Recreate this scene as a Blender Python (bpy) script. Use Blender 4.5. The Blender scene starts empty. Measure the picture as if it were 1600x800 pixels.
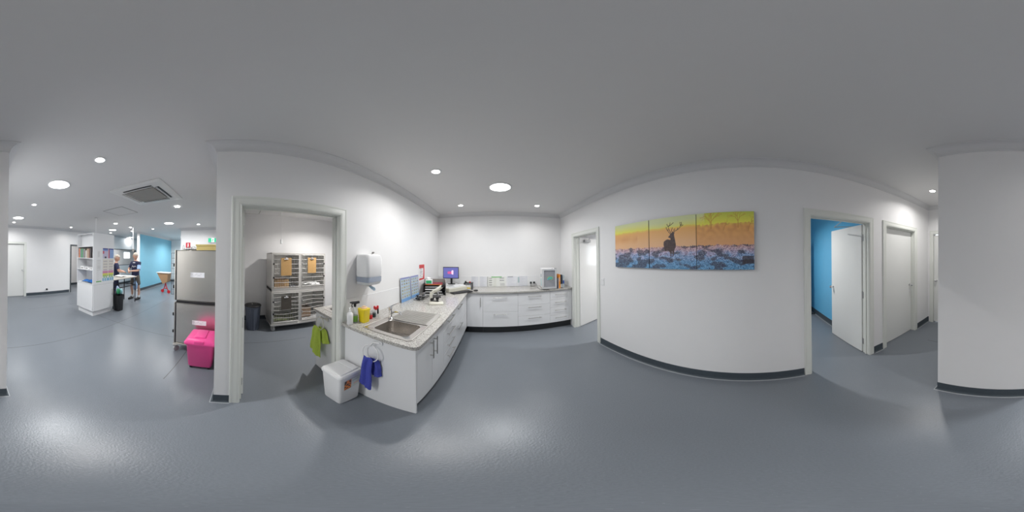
import bpy, bmesh, math, random
import numpy as np
from mathutils import Vector, Matrix, noise
random.seed(7)
PI = math.pi
C = bpy.context.scene.collection
SC = bpy.context.scene

# ------------------------------------------------------------ camera, world, exposure
cam_d = bpy.data.cameras.new('camera'); cam = bpy.data.objects.new('camera', cam_d); C.objects.link(cam)
cam_d.type = 'PANO'; cam_d.panorama_type = 'EQUIRECTANGULAR'
cam_d.latitude_min = -PI/2; cam_d.latitude_max = PI/2; cam_d.longitude_min = -PI; cam_d.longitude_max = PI
cam_d.clip_start = 0.02
_R = [[0.99310563, 0.11696631, 0.00775189], [-0.11687167, 0.99307801, -0.01170803], [-0.00906767, 0.01072133, 0.99990141]]
cam.matrix_world = Matrix(((_R[0][0], _R[0][2], -_R[0][1], 0), (_R[1][0], _R[1][2], -_R[1][1], 0), (_R[2][0], _R[2][2], -_R[2][1], 1.6), (0, 0, 0, 1)))
SC.camera = cam
w = bpy.data.worlds.new('world'); SC.world = w; w.use_nodes = True
w.node_tree.nodes['Background'].inputs[0].default_value = (0.86, 0.93, 1.0, 1)
w.node_tree.nodes['Background'].inputs[1].default_value = 3.0
SC.view_settings.view_transform = 'Standard'; SC.view_settings.look = 'None'
SC.view_settings.gamma = 1.0; SC.view_settings.use_curve_mapping = False
SC.view_settings.exposure = 0.68
LAMP = 8.0          # watts of one downlight
SKYL = 26.0         # watts of one round skylight tube
CEIL = 2.675

# ------------------------------------------------------------ materials
def lin(c):
    return tuple((x/12.92 if x <= .04045 else ((x+.055)/1.055)**2.4) for x in c)
def hexc(s):
    return lin(tuple(int(s[i:i+2], 16)/255 for i in (0, 2, 4)))
def mat(name, col, rough=.5, metal=0., bump=0., bscale=60., var=0., vscale=8., emis=None, estr=0., spec=.5, alpha=1., trans=0., coat=0., stretch=None):
    m = bpy.data.materials.new(name); m.use_nodes = True
    nt = m.node_tree; b = nt.nodes['Principled BSDF']
    if isinstance(col, str): col = hexc(col)
    b.inputs['Base Color'].default_value = (*col, 1)
    b.inputs['Roughness'].default_value = rough; b.inputs['Metallic'].default_value = metal
    b.inputs['Specular IOR Level'].default_value = spec
    b.inputs['Coat Weight'].default_value = coat
    if trans: b.inputs['Transmission Weight'].default_value = trans
    if alpha < 1: b.inputs['Alpha'].default_value = alpha
    if emis:
        b.inputs['Emission Color'].default_value = (*emis, 1); b.inputs['Emission Strength'].default_value = estr
    tc = nt.nodes.new('ShaderNodeTexCoord')
    src = tc.outputs['Object']
    if stretch:
        mp = nt.nodes.new('ShaderNodeMapping'); mp.inputs['Scale'].default_value = stretch
        nt.links.new(src, mp.inputs['Vector']); src = mp.outputs[0]
    if var:
        n = nt.nodes.new('ShaderNodeTexNoise'); n.inputs['Scale'].default_value = vscale; n.inputs['Detail'].default_value = 4
        nt.links.new(src, n.inputs['Vector'])
        mx = nt.nodes.new('ShaderNodeMix'); mx.data_type = 'RGBA'
        mx.inputs[6].default_value = (*[max(0, c*(1-var)) for c in col], 1); mx.inputs[7].default_value = (*[min(1, c*(1+var)) for c in col], 1)
        nt.links.new(n.outputs[0], mx.inputs[0]); nt.links.new(mx.outputs[2], b.inputs['Base Color'])
    if bump:
        n2 = nt.nodes.new('ShaderNodeTexNoise'); n2.inputs['Scale'].default_value = bscale; n2.inputs['Detail'].default_value = 3
        nt.links.new(src, n2.inputs['Vector'])
        bp = nt.nodes.new('ShaderNodeBump'); bp.inputs['Strength'].default_value = bump; bp.inputs['Distance'].default_value = .01
        nt.links.new(n2.outputs[0], bp.inputs['Height']); nt.links.new(bp.outputs[0], b.inputs['Normal'])
    return m
M = {}
M['wall'] = mat('painted_wall', (.83, .825, .83), .55, bump=.02, bscale=180, var=.012)
M['ceil'] = mat('painted_ceiling', (.70, .695, .695), .8, bump=.02, bscale=150, var=.01)
M['cornice'] = mat('painted_cornice', (.66, .66, .67), .7, var=.01)
M['trim'] = mat('gloss_trim_paint', (.74, .755, .715), .32, var=.01)
M['door'] = mat('door_paint', (.78, .785, .77), .3, var=.01)
M['blue'] = mat('blue_wall_paint', (.24, .58, .76), .42, var=.03, bump=.02, bscale=150)
M['deepblue'] = mat('deep_blue_wall_paint', (.13, .46, .74), .35, var=.03, bump=.02, bscale=150)
M['skirt'] = mat('dark_coved_vinyl', (.055, .07, .085), .4, var=.15, vscale=30)
M['weld'] = mat('grey_weld_strip', (.38, .40, .42), .4, var=.05)
M['black'] = mat('black_plastic', (.012, .012, .014), .4, var=.1)
M['kick'] = mat('black_kickboard', (.018, .02, .022), .3, var=.1)
M['white'] = mat('white_plastic', (.82, .82, .83), .3, var=.01)
M['lam'] = mat('white_laminate', (.78, .785, .80), .22, var=.01)
M['sinksteel'] = mat('sink_steel', (.56, .53, .50), .24, .9, bump=.03, bscale=60, var=.1)
M['draining'] = mat('satin_steel', (.60, .585, .56), .33, .6, var=.05)
M['wire'] = mat('bright_wire', (.66, .65, .63), .35, .35)
M['cagesteel'] = mat('cage_steel', (.66, .64, .61), .34, .7, bump=.03, bscale=60, var=.08)
M['steel'] = mat('brushed_steel', (.70, .665, .61), .27, .95, bump=.05, bscale=40, var=.06, stretch=(1, 1, 30))
M['chrome'] = mat('polished_chrome', (.75, .75, .76), .12, 1., var=.03)
M['grey'] = mat('grey_metal', (.42, .42, .42), .4, .6, var=.05)
M['satin'] = mat('satin_handle', (.42, .41, .39), .35, .9, var=.05)
M['warm'] = mat('grey_plastic', (.28, .275, .26), .45, var=.05)
M['pink'] = mat('pink_plastic', (.90, .085, .33), .3, var=.05)
M['rub'] = mat('black_rubber', (.02, .02, .022), .7, var=.2)
M['whiterub'] = mat('grey_castor_rubber', (.45, .46, .47), .5, var=.1)
M['indigo'] = mat('indigo_terry', (.075, .095, .52), .95, bump=.8, bscale=420, var=.25, vscale=90)
M['lime'] = mat('lime_terry', (.64, .82, .12), .95, bump=.8, bscale=420, var=.2, vscale=90)
M['yellow'] = mat('yellow_plastic', (.86, .66, .02), .35, var=.06)
M['kraft'] = mat('hardboard', (.52, .31, .12), .6, var=.15, vscale=40)
M['card'] = mat('cardboard', (.36, .22, .12), .8, var=.1)
M['darkbin'] = mat('dark_blue_bin_plastic', (.075, .09, .125), .45, var=.1)
M['red'] = mat('red_paint', (.62, .02, .03), .4, var=.05)
M['green'] = mat('green_plastic', (.03, .42, .17), .4, var=.05)
M['cream'] = mat('cream_enamel', (.68, .66, .58), .35, var=.03)
M['navy'] = mat('navy_cloth', (.02, .025, .07), .85, bump=.3, bscale=200, var=.2, vscale=30)
M['khaki'] = mat('khaki_cloth', (.11, .095, .08), .85, bump=.3, bscale=200, var=.2, vscale=30)
M['paleblue'] = mat('pale_blue_cloth', (.34, .50, .74), .8, bump=.3, bscale=150, var=.1)
M['skin'] = mat('skin', (.56, .33, .24), .55, var=.08, vscale=20)
M['hair'] = mat('short_pale_hair', (.50, .44, .38), .8, bump=.5, bscale=300, var=.15, vscale=60)
M['sock'] = mat('white_sock', (.7, .7, .7), .9, bump=.3, bscale=200, var=.05)
M['paper'] = mat('white_paper', (.80, .80, .80), .7, var=.02)
M['clear'] = mat('clear_plastic', (.8, .84, .86), .1, alpha=.35, var=.02)
M['smoke'] = mat('smoked_clear_plastic', (.40, .45, .55), .15, alpha=.8, var=.05)
M['glass'] = mat('clear_glass', (.85, .92, .92), .03, alpha=.14, spec=.6)
M['lens'] = mat('lit_lamp_lens', (.9, .9, .9), .4, emis=(1, .98, .95), estr=14)
M['sky'] = mat('lit_skylight_diffuser', (.9, .9, .9), .4, emis=(.97, .99, 1), estr=5)
M['acgrille'] = mat('warm_grey_grille', (.30, .285, .26), .6, var=.05)
M['acwhite'] = mat('ac_white_plastic', (.70, .70, .69), .4, var=.02)
M['straw'] = mat('yellow_board', (.70, .56, .22), .6, var=.06)
M['dkgrey'] = mat('dark_grey_frame', (.07, .08, .09), .4, var=.1)

def floor_mat():
    m = bpy.data.materials.new('blue_grey_safety_vinyl'); m.use_nodes = True; nt = m.node_tree; b = nt.nodes['Principled BSDF']
    tc = nt.nodes.new('ShaderNodeTexCoord')
    n = nt.nodes.new('ShaderNodeTexNoise'); n.inputs['Scale'].default_value = 90; n.inputs['Detail'].default_value = 2
    nt.links.new(tc.outputs['Object'], n.inputs['Vector'])
    n1 = nt.nodes.new('ShaderNodeTexNoise'); n1.inputs['Scale'].default_value = 1.3; n1.inputs['Detail'].default_value = 4
    nt.links.new(tc.outputs['Object'], n1.inputs['Vector'])
    def mix(f, a, bb):
        x = nt.nodes.new('ShaderNodeMix'); x.data_type = 'RGBA'
        for i, v in ((0, f), (6, a), (7, bb)):
            if isinstance(v, tuple): x.inputs[i].default_value = (*v, 1)
            elif isinstance(v, float): x.inputs[i].default_value = v
            else: nt.links.new(v, x.inputs[i])
        return x.outputs[2]
    c1 = mix(n1.outputs[0], (.155, .173, .20), (.19, .21, .238))
    c2 = mix(n.outputs[0], (.13, .147, .172), (.218, .24, .268))
    c = mix(.45, c1, c2)
    sp = nt.nodes.new('ShaderNodeSeparateXYZ'); nt.links.new(tc.outputs['Object'], sp.inputs[0])
    def mth(op, a, bb=None):
        x = nt.nodes.new('ShaderNodeMath'); x.operation = op
        for i, v in ((0, a), (1, bb)):
            if v is None: continue
            if isinstance(v, (int, float)): x.inputs[i].default_value = v
            else: nt.links.new(v, x.inputs[i])
        return x.outputs[0]
    tot = None
    # heat-welded seams between the vinyl sheets
    for ax, pos, lo, hi in ((0, .595, -1.3, 3.4), (1, -.285, -6, 4.6), (1, 1.425, -1.3, 1.8), (1, -2.25, -9, 2.), (0, -1.385, .0, 1.), (0, -3.3, -6, -.3)):
        d = mth('LESS_THAN', mth('ABSOLUTE', mth('SUBTRACT', sp.outputs[ax], pos)), .0045)
        o = sp.outputs[1-ax]
        d = mth('MULTIPLY', d, mth('MULTIPLY', mth('GREATER_THAN', o, lo), mth('LESS_THAN', o, hi)))
        tot = d if tot is None else mth('MAXIMUM', tot, d)
    c = mix(tot, c, (.055, .055, .06))
    vo = nt.nodes.new('ShaderNodeTexVoronoi'); vo.inputs['Scale'].default_value = 70
    nt.links.new(tc.outputs['Object'], vo.inputs['Vector'])
    fl = mth('LESS_THAN', vo.outputs['Distance'], .06)
    c = mix(mth('MULTIPLY', fl, .5), c, (.5, .52, .55))
    nt.links.new(c, b.inputs['Base Color'])
    b.inputs['Roughness'].default_value = .31; b.inputs['Specular IOR Level'].default_value = .55
    bp = nt.nodes.new('ShaderNodeBump'); bp.inputs['Strength'].default_value = .25; bp.inputs['Distance'].default_value = .004
    nt.links.new(n.outputs[0], bp.inputs['Height']); nt.links.new(bp.outputs[0], b.inputs['Normal'])
    return m
M['floor'] = floor_mat()
def granite():
    m = bpy.data.materials.new('speckled_grey_granite'); m.use_nodes = True; nt = m.node_tree; b = nt.nodes['Principled BSDF']
    tc = nt.nodes.new('ShaderNodeTexCoord')
    def ramp(src, stops):
        r = nt.nodes.new('ShaderNodeValToRGB'); r.color_ramp.elements[0].position = stops[0][0]; r.color_ramp.elements[0].color = (*stops[0][1], 1)
        r.color_ramp.elements[1].position = stops[1][0]; r.color_ramp.elements[1].color = (*stops[1][1], 1)
        for p, c in stops[2:]:
            e = r.color_ramp.elements.new(p); e.color = (*c, 1)
        nt.links.new(src, r.inputs[0]); return r.outputs[0]
    v = nt.nodes.new('ShaderNodeTexVoronoi'); v.inputs['Scale'].default_value = 190; nt.links.new(tc.outputs['Object'], v.inputs['Vector'])
    sp = nt.nodes.new('ShaderNodeSeparateColor'); nt.links.new(v.outputs['Color'], sp.inputs[0])
    c = ramp(sp.outputs[0], [(0., (.10, .095, .09)), (.10, (.25, .235, .22)), (.25, (.40, .385, .36)), (.55, (.47, .455, .425)), (.85, (.56, .545, .52))])
    nt.links.new(c, b.inputs['Base Color']); b.inputs['Roughness'].default_value = .16
    return m
M['granite'] = granite()
def printed():
    m = bpy.data.materials.new('printed_surface'); m.use_nodes = True; nt = m.node_tree; b = nt.nodes['Principled BSDF']
    a = nt.nodes.new('ShaderNodeVertexColor'); a.layer_name = 'print'; nt.links.new(a.outputs[0], b.inputs['Base Color'])
    b.inputs['Roughness'].default_value = .45; return m
M['print'] = printed()
def screen_mat():
    m = bpy.data.materials.new('lit_screen'); m.use_nodes = True; nt = m.node_tree; b = nt.nodes['Principled BSDF']
    a = nt.nodes.new('ShaderNodeVertexColor'); a.layer_name = 'print'; nt.links.new(a.outputs[0], b.inputs['Emission Color'])
    b.inputs['Emission Strength'].default_value = .9; b.inputs['Base Color'].default_value = (.02, .02, .02, 1); b.inputs['Roughness'].default_value = .2; return m
M['screen'] = screen_mat()

# ------------------------------------------------------------ helpers
def lerp(a, b, k): k = max(0, min(1, k)); return tuple(p+(q-p)*k for p, q in zip(a, b))
class MB:
    def __init__(s): s.bm = bmesh.new()
    def box(s, a, b, bev=0., seg=2, rot=None, piv=None):
        x0, y0, z0 = a; x1, y1, z1 = b
        r = bmesh.ops.create_cube(s.bm, size=1)
        vs = r['verts']
        for v in vs: v.co = Vector(((x0+x1)/2+v.co.x*(x1-x0), (y0+y1)/2+v.co.y*(y1-y0), (z0+z1)/2+v.co.z*(z1-z0)))
        if bev:
            es = list({e for v in vs for e in v.link_edges})
            r2 = bmesh.ops.bevel(s.bm, geom=es, offset=bev, segments=seg, affect='EDGES', profile=.5)
            vs = list({v for f in r2['faces'] for v in f.verts} | set(v for v in vs if v.is_valid))
        if rot is not None:
            p = Vector(piv) if piv else Vector(((x0+x1)/2, (y0+y1)/2, (z0+z1)/2))
            bmesh.ops.rotate(s.bm, verts=[v for v in vs if v.is_valid], cent=p, matrix=rot)
        return s
    def cyl(s, p, q, r, r2=None, n=16, cap=True):
        p = Vector(p); q = Vector(q); d = q-p; L = d.length
        if r2 is None: r2 = r
        mtx = Matrix.Translation((p+q)/2) @ d.to_track_quat('Z', 'Y').to_matrix().to_4x4()
        bmesh.ops.create_cone(s.bm, cap_ends=cap, segments=n, radius1=r, radius2=r2, depth=L, matrix=mtx); return s
    def sph(s, c, r, sc=(1, 1, 1), n=12, rot=None):
        m = Matrix.Translation(c) @ (rot.to_4x4() if rot else Matrix.Identity(4)) @ Matrix.Diagonal((*sc, 1))
        bmesh.ops.create_uvsphere(s.bm, u_segments=n, v_segments=max(6, n//2+2), radius=r, matrix=m); return s
    def tube(s, pts, r, n=8, closed=False):
        pts = [Vector(p) for p in pts]; N = len(pts); rings = []
        rr = r if isinstance(r, (list, tuple)) else [r]*N
        up = Vector((0, 0, 1))
        prev = None
        for i, p in enumerate(pts):
            a = pts[(i-1) % N] if (i or closed) else p; b = pts[(i+1) % N] if (i < N-1 or closed) else p
            t = (b-a).normalized()
            if prev is None: u = t.orthogonal().normalized()
            else:
                u = (prev - t*prev.dot(t)); u = u.normalized() if u.length > 1e-5 else t.orthogonal().normalized()
            prev = u; v = t.cross(u)
            rings.append([s.bm.verts.new(p+(u*math.cos(2*PI*k/n)+v*math.sin(2*PI*k/n))*rr[i]) for k in range(n)])
        for i in range(N if closed else N-1):
            A = rings[i]; B = rings[(i+1) % N]
            off = 0
            if closed and i == N-1:
                off = min(range(n), key=lambda o: (A[0].co-B[o].co).length)
            for k in range(n):
                s.bm.faces.new((A[k], A[(k+1) % n], B[(k+1+off) % n], B[(k+off) % n]))
        if not closed:
            s.bm.faces.new(rings[0][::-1]); s.bm.faces.new(rings[-1])
        return s
    def loft(s, rings, cap0=True, cap1=True):
        R = [[s.bm.verts.new(p) for p in r] for r in rings]; n = len(R[0])
        for A, B in zip(R, R[1:]):
            for k in range(n): s.bm.faces.new((A[k], A[(k+1) % n], B[(k+1) % n], B[k]))
        if cap0: s.bm.faces.new(R[0][::-1])
        if cap1: s.bm.faces.new(R[-1])
        return s
    def lathe(s, c, prof, n=24, cap=True):
        rings = [[(c[0]+r*math.cos(2*PI*k/n), c[1]+r*math.sin(2*PI*k/n), c[2]+z) for k in range(n)] for r, z in prof]
        return s.loft(rings, cap, cap)
    def prism(s, poly, z0, z1):
        s.loft([[(x, y, z0) for x, y in poly], [(x, y, z1) for x, y in poly]]); return s
    def poly3(s, pts, d):
        d = Vector(d); s.loft([[Vector(p) for p in pts], [Vector(p)+d for p in pts]]); return s
    def xf(s, m):
        bmesh.ops.transform(s.bm, matrix=m, verts=s.bm.verts); return s
    def build(s, name, m, parent=None, smooth=False, solid=0., sub=0, autosm=True):
        bm = s.bm
        bmesh.ops.recalc_face_normals(bm, faces=bm.faces)
        xs = [v.co for v in bm.verts]
        lo = Vector((min(v.x for v in xs), min(v.y for v in xs), min(v.z for v in xs))); hi = Vector((max(v.x for v in xs), max(v.y for v in xs), max(v.z for v in xs)))
        org = Vector(((lo.x+hi.x)/2, (lo.y+hi.y)/2, lo.z))
        for v in bm.verts: v.co -= org
        me = bpy.data.meshes.new(name); bm.to_mesh(me); bm.free()
        o = bpy.data.objects.new(name, me); C.objects.link(o)
        me.materials.append(m if not isinstance(m, str) else M[m])
        if smooth:
            for p in me.polygons: p.use_smooth = True
            if autosm: me.set_sharp_from_angle(angle=math.radians(40))
        if solid:
            md = o.modifiers.new('solid', 'SOLIDIFY'); md.thickness = solid; md.offset = 0
        if sub:
            md = o.modifiers.new('sub', 'SUBSURF'); md.levels = sub; md.render_levels = sub
        place(o, org, parent); return o
def rframe(mb, a, b, f, ax, bev=0., ft=None, fb=None):
    """rectangular frame of bar width f in the plane normal to axis ax, bars not overlapping"""
    o = [i for i in range(3) if i != ax]; u, v = o; ft = ft or f; fb = fb or f
    def bx(u0, u1, v0, v1):
        p = [0, 0, 0]; q = [0, 0, 0]; p[ax] = a[ax]; q[ax] = b[ax]; p[u] = u0; q[u] = u1; p[v] = v0; q[v] = v1; mb.box(p, q, bev)
    bx(a[u], a[u]+f, a[v], b[v]); bx(b[u]-f, b[u], a[v], b[v]); bx(a[u]+f, b[u]-f, a[v], a[v]+fb); bx(a[u]+f, b[u]-f, b[v]-ft, b[v]); return mb
WP = {}
def place(o, wp, parent):
    wp = Vector(wp); WP[o.name] = wp
    if parent is not None:
        o.parent = parent; o.location = wp - WP[parent.name]
    else: o.location = wp
def thing(name, label, cat, loc=(0, 0, 0), group=None):
    o = bpy.data.objects.new(name, None); C.objects.link(o); o.empty_display_size = .05
    o.location = loc; WP[o.name] = Vector(loc); o['label'] = label; o['category'] = cat
    if group: o['group'] = group
    return o
def tag(o, label, cat, group=None):
    o['label'] = label; o['category'] = cat
    if group: o['group'] = group
    return o
def sname(o): o['kind'] = 'structure'; return o
def kids(o): return [c for c in bpy.data.objects if c.parent == o]
def copy_tree(o, parent=None):
    c = o.copy(); C.objects.link(c)
    WP[c.name] = WP[o.name].copy()
    if parent is not None: c.parent = parent
    for k in kids(o): copy_tree(k, c)
    return c
def rotz(o, a): o.rotation_euler = (0, 0, a)
def arc(cx, cy, r, a0, a1, n):
    return [(cx+r*math.cos(a0+(a1-a0)*i/n), cy+r*math.sin(a0+(a1-a0)*i/n)) for i in range(n+1)]
def rrect(x0, x1, y0, y1, r, n=6):
    return arc(x1-r, y1-r, r, 0, PI/2, n)+arc(x0+r, y1-r, r, PI/2, PI, n)+arc(x0+r, y0+r, r, PI, 1.5*PI, n)+arc(x1-r, y0+r, r, 1.5*PI, 2*PI, n)

def raster(name, org, U, V, nx, ny, fn, thick, parent=None, m='print', rim=None):
    """flat printed panel: front face a grid coloured cell by cell by fn(u,v)->linear rgb, real thickness behind"""
    org = Vector(org); U = Vector(U); V = Vector(V); N = U.cross(V).normalized()
    vs = [org+U*(i/nx)+V*(j/ny) for j in range(ny+1) for i in range(nx+1)]
    fs = [(j*(nx+1)+i, j*(nx+1)+i+1, (j+1)*(nx+1)+i+1, (j+1)*(nx+1)+i) for j in range(ny) for i in range(nx)]
    nf = len(fs); b = len(vs)
    vs += [org-N*thick, org+U-N*thick, org+U+V-N*thick, org+V-N*thick, org.copy(), org+U, org+U+V, org+V]
    fs += [(b+3, b+2, b+1, b), (b, b+1, b+5, b+4), (b+1, b+2, b+6, b+5), (b+2, b+3, b+7, b+6), (b+3, b, b+4, b+7)]
    cen = Vector((org+U/2+V/2).to_tuple()); cen.z = min(v.z for v in vs)
    me = bpy.data.meshes.new(name); me.from_pydata([tuple(v-cen) for v in vs], [], fs)
    ca = me.color_attributes.new('print', 'FLOAT_COLOR', 'CORNER')
    cols = []
    for j in range(ny):
        for i in range(nx):
            c = fn((i+.5)/nx, (j+.5)/ny); cols += [(*c, 1.)]*4
    rc = rim if rim else (.7, .7, .7)
    cols += [(*rc, 1.)]*20
    ca.data.foreach_set('color', np.array(cols, dtype=np.float32).ravel())
    me.materials.append(M[m]); o = bpy.data.objects.new(name, me); C.objects.link(o); place(o, cen, parent); return o

def sweep(name, path, prof, m, closed=False, parent=None):
    """profile (offset to the left of travel, z) swept along a horizontal path with mitred corners"""
    P = [Vector((x, y)) for x, y in path]; N = len(P); rings = []
    for i, p in enumerate(P):
        dirs = []
        if i > 0 or closed: dirs.append((p-P[i-1]).normalized())
        if i < N-1 or closed: dirs.append((P[(i+1) % N]-p).normalized())
        ns = [Vector((-d.y, d.x)) for d in dirs]
        if len(ns) == 2:
            s_ = ns[0]+ns[1]; n = s_/(s_.length_squared/2) if s_.length > 1e-6 else ns[0]
        else: n = ns[0]
        rings.append([(p.x+n.x*o, p.y+n.y*o, z) for o, z in prof])
    mb = MB(); R = [[mb.bm.verts.new(q) for q in r] for r in rings]; k = len(prof)
    for i in range(N if closed else N-1):
        A = R[i]; B = R[(i+1) % N]
        for j in range(k): mb.bm.faces.new((A[j], A[(j+1) % k], B[(j+1) % k], B[j]))
    if not closed: mb.bm.faces.new(R[0][::-1]); mb.bm.faces.new(R[-1])
    return mb.build(name, m, parent)

# ------------------------------------------------------------ the room shell
def slab(name, boxes, m='wall'):
    mb = MB()
    for a, b in boxes: mb.box(a, b)
    return sname(mb.build(name, m))
def wall_x(name, x0, x1, y0, y1, ops=(), m='wall', z1=CEIL):
    bx = []; y = y0
    for o in sorted(ops):
        a, b, zb, zt = o
        bx.append(((x0, y, 0), (x1, a, z1)))
        if zb > 0: bx.append(((x0, a, 0), (x1, b, zb)))
        bx.append(((x0, a, zt), (x1, b, z1))); y = b
    bx.append(((x0, y, 0), (x1, y1, z1))); return slab(name, bx, m)
def wall_y(name, y0, y1, x0, x1, ops=(), m='wall', z1=CEIL):
    bx = []; x = x0
    for o in sorted(ops):
        a, b, zb, zt = o
        bx.append(((x, y0, 0), (a, y1, z1)))
        if zb > 0: bx.append(((a, y0, 0), (b, y1, zb)))
        bx.append(((a, y0, zt), (b, y1, z1))); x = b
    bx.append(((x, y0, 0), (x1, y1, z1))); return slab(name, bx, m)
XR, XL, YF, YB = 1.663, -1.304, 3.76, -1.35
DH = 2.035
slab('floor', [((-11.8, -8.3, -.1), (5.1, 4.0, 0))], 'floor')
slab('ceiling', [((-11.8, -8.3, CEIL), (5.1, 4.0, CEIL+.12))], 'ceil')
wall_x('wall_right', XR, 1.783, -3.26, YF, [(2.24, 3.06, 0, DH), (-1.51, -.655, 0, DH), (-2.69, -1.857, 0, DH)])
wall_y('wall_front', YF, 3.88, -4.12, 5.02)
wall_x('wall_left', -1.424, XL, -.17, YF, [(.03, .955, 0, DH)])
slab('wall_back', [((-.226, -5.9, 0), (.586, YB, CEIL))])
wall_y('wall_hall_end', -3.38, -3.26, .586, 1.783, [(.72, 1.545, 0, DH)])
slab('wall_hall_closet', [((.586, -4.3, 0), (1.783, -4.2, CEIL))])
wall_y('wall_middle', -.17, -.05, -5.85, -1.424)
wall_x('wall_alcove', -5.97, -5.85, -2.1, -.05)
wall_y('wall_alcove_return', -2.1, -1.98, -9.6, -5.97)
wall_x('wall_west', -9.72, -9.6, -5.9, -1.98)
slab('wall_blue', [((-9.6, -4.235, 0), (-6.04, -4.1, CEIL))], 'blue')
slab('trim_4', [((-6.04, -4.24, 0), (-6.015, -4.095, CEIL))], 'wall')
wall_y('wall_far', -6.02, -5.9, -11.6, -.1, [(-1.62, -.80, 0, DH-.04), (-4.5, -3.65, 0, 2.0), (-8.25, -6.1, 1.06, 1.97)])
wall_x('wall_cage_room', -4.12, -4.0, -.05, YF)
slab('wall_cage_nib', [((-4.0, -.05, 0), (-3.95, .955, CEIL))])
wall_x('wall_east', 4.9, 5.02, .92, YF, [(1.7, 2.7, 1.2, 2.1)])
slab('wall_east_blue', [((4.9, -1.78, 0), (5.02, .92, CEIL))], 'deepblue')
wall_y('wall_blue_room', -1.78, -1.66, 1.783, 4.9, m='deepblue')
wall_y('wall_divider', .80, .92, 1.783, 4.9)
wall_y('wall_closet_back', -3.38, -3.26, 1.783, 2.9)
wall_x('wall_closet_side', 2.8, 2.9, -3.26, -1.78)
wall_y('wall_treatment', -8.12, -8.0, -11.6, -5.2, [(-10.45, -9.62, 1.36, 1.93)])
wall_x('wall_treatment_side', -11.72, -11.6, -8.12, -5.9)
wall_x('wall_store_side', -5.3, -5.2, -8.12, -6.02)
wall_y('wall_store', -7.4, -7.3, -5.2, -.1)
slab('wall_store_end', [((-.1, -7.4, 0), (0, -5.9, CEIL))])

cor = [(0, CEIL-.084), (.006, CEIL-.084), (.010, CEIL-.078)] + [(.010+.068*math.sin(t)**1.0*0+.068*(1-math.cos(t)), CEIL-.078+.068*math.sin(t)) for t in [i*PI/2/6 for i in range(7)]] + [(.084, CEIL-.006), (.084, CEIL), (0, CEIL)]
loop = [(XR, -3.26), (XR, YF), (XL, YF), (XL, -.17), (-5.85, -.17), (-5.85, -2.1), (-9.6, -2.1), (-9.6, -4.1), (-6.02, -4.1), (-6.02, -4.235), (-9.6, -4.235), (-9.6, -5.9), (-.226, -5.9), (-.226, YB), (.586, YB), (.586, -3.26)]
sname(sweep('trim_3', loop, cor, 'cornice', True))
sk = [(0, 0), (0, .123), (.004, .123), (.004, .03), (.009, .012), (.022, .0035), (.022, 0)]
wl = [(.0215, 0), (.0215, .0045), (.029, .0045), (.031, 0)]
def skirt(side, path):
    a = sname(sweep('baseboard_'+side, path, sk, 'skirt')); sweep('weld_strip', path, wl, 'weld', parent=a)
skirt('right', [(XR, -.575), (XR, 2.165)])
skirt('right_mid', [(XR, -1.777), (XR, -1.596)])
skirt('right_hall', [(XR-.02, -3.26), (XR, -3.26), (XR, -2.772)])
skirt('left', [(XL, -.042), (XL, -.17), (-5.85, -.17), (-5.85, -2.1), (-9.6, -2.1), (-9.6, -4.1), (-6.02, -4.1), (-6.02, -4.235), (-9.6, -4.235), (-9.6, -5.9), (-4.58, -5.9)])
skirt('far', [(-3.57, -5.9), (-1.70, -5.9)])
skirt('back', [(-.72, -5.9), (-.226, -5.9), (-.226, YB), (.586, YB), (.586, -3.26), (.64, -3.26)])
skirt('cage_room', [(-3.95, .955), (-3.95, -.05), (-1.5, -.05)])
skirt('cage_room_back', [(-4.0, 3.7), (-4.0, .955)])
skirt('blue_room', [(2.72, -1.66), (4.9, -1.66), (4.9, .8)])
skirt('store', [(-5.2, -7.3), (-.1, -7.3)])

# ---- doors
def lever(mb, x, y, z, d, side):
    # round rose and knob on a leaf face; d = outward normal
    d = Vector(d); p = Vector((x, y, z))
    mb.cyl(p, p+d*.008, .026, n=20); mb.cyl(p+d*.008, p+d*.035, .011); mb.sph(p+d*.052, .026, (1, 1, 1), 16)
def hinge_mb(x, y, z):
    mb = MB(); mb.cyl((x, y, z-.05), (x, y, z+.05), .008, n=10); mb.box((x-.016, y-.004, z-.05), (x+.016, y+.004, z+.05)); return mb
def arch_u(e, axis, w0, dirn, a, b, h, arch, t, m):
    """mitred architrave: U path around the opening, moulded profile standing off the wall face w0 in direction dirn"""
    prof = [(-.006, 0), (-.006, t*.55), (.004, t*.9), (.018, t), (arch-.022, t*.85), (arch-.014, t), (arch-.003, t), (arch, t*.6), (arch, 0)]
    rings = []
    for (ca, cz, sa, sz) in ((a, 0, -1, 0), (a, h, -1, 1), (b, h, 1, 1), (b, 0, 1, 0)):
        r = []
        for o, d in prof:
            along = ca+sa*o; z = cz+sz*o; dep = w0+dirn*d
            r.append((dep, along, z) if axis == 0 else (along, dep, z))
        rings.append(r)
    MB().loft(rings).build('architrave', m, e)
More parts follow.
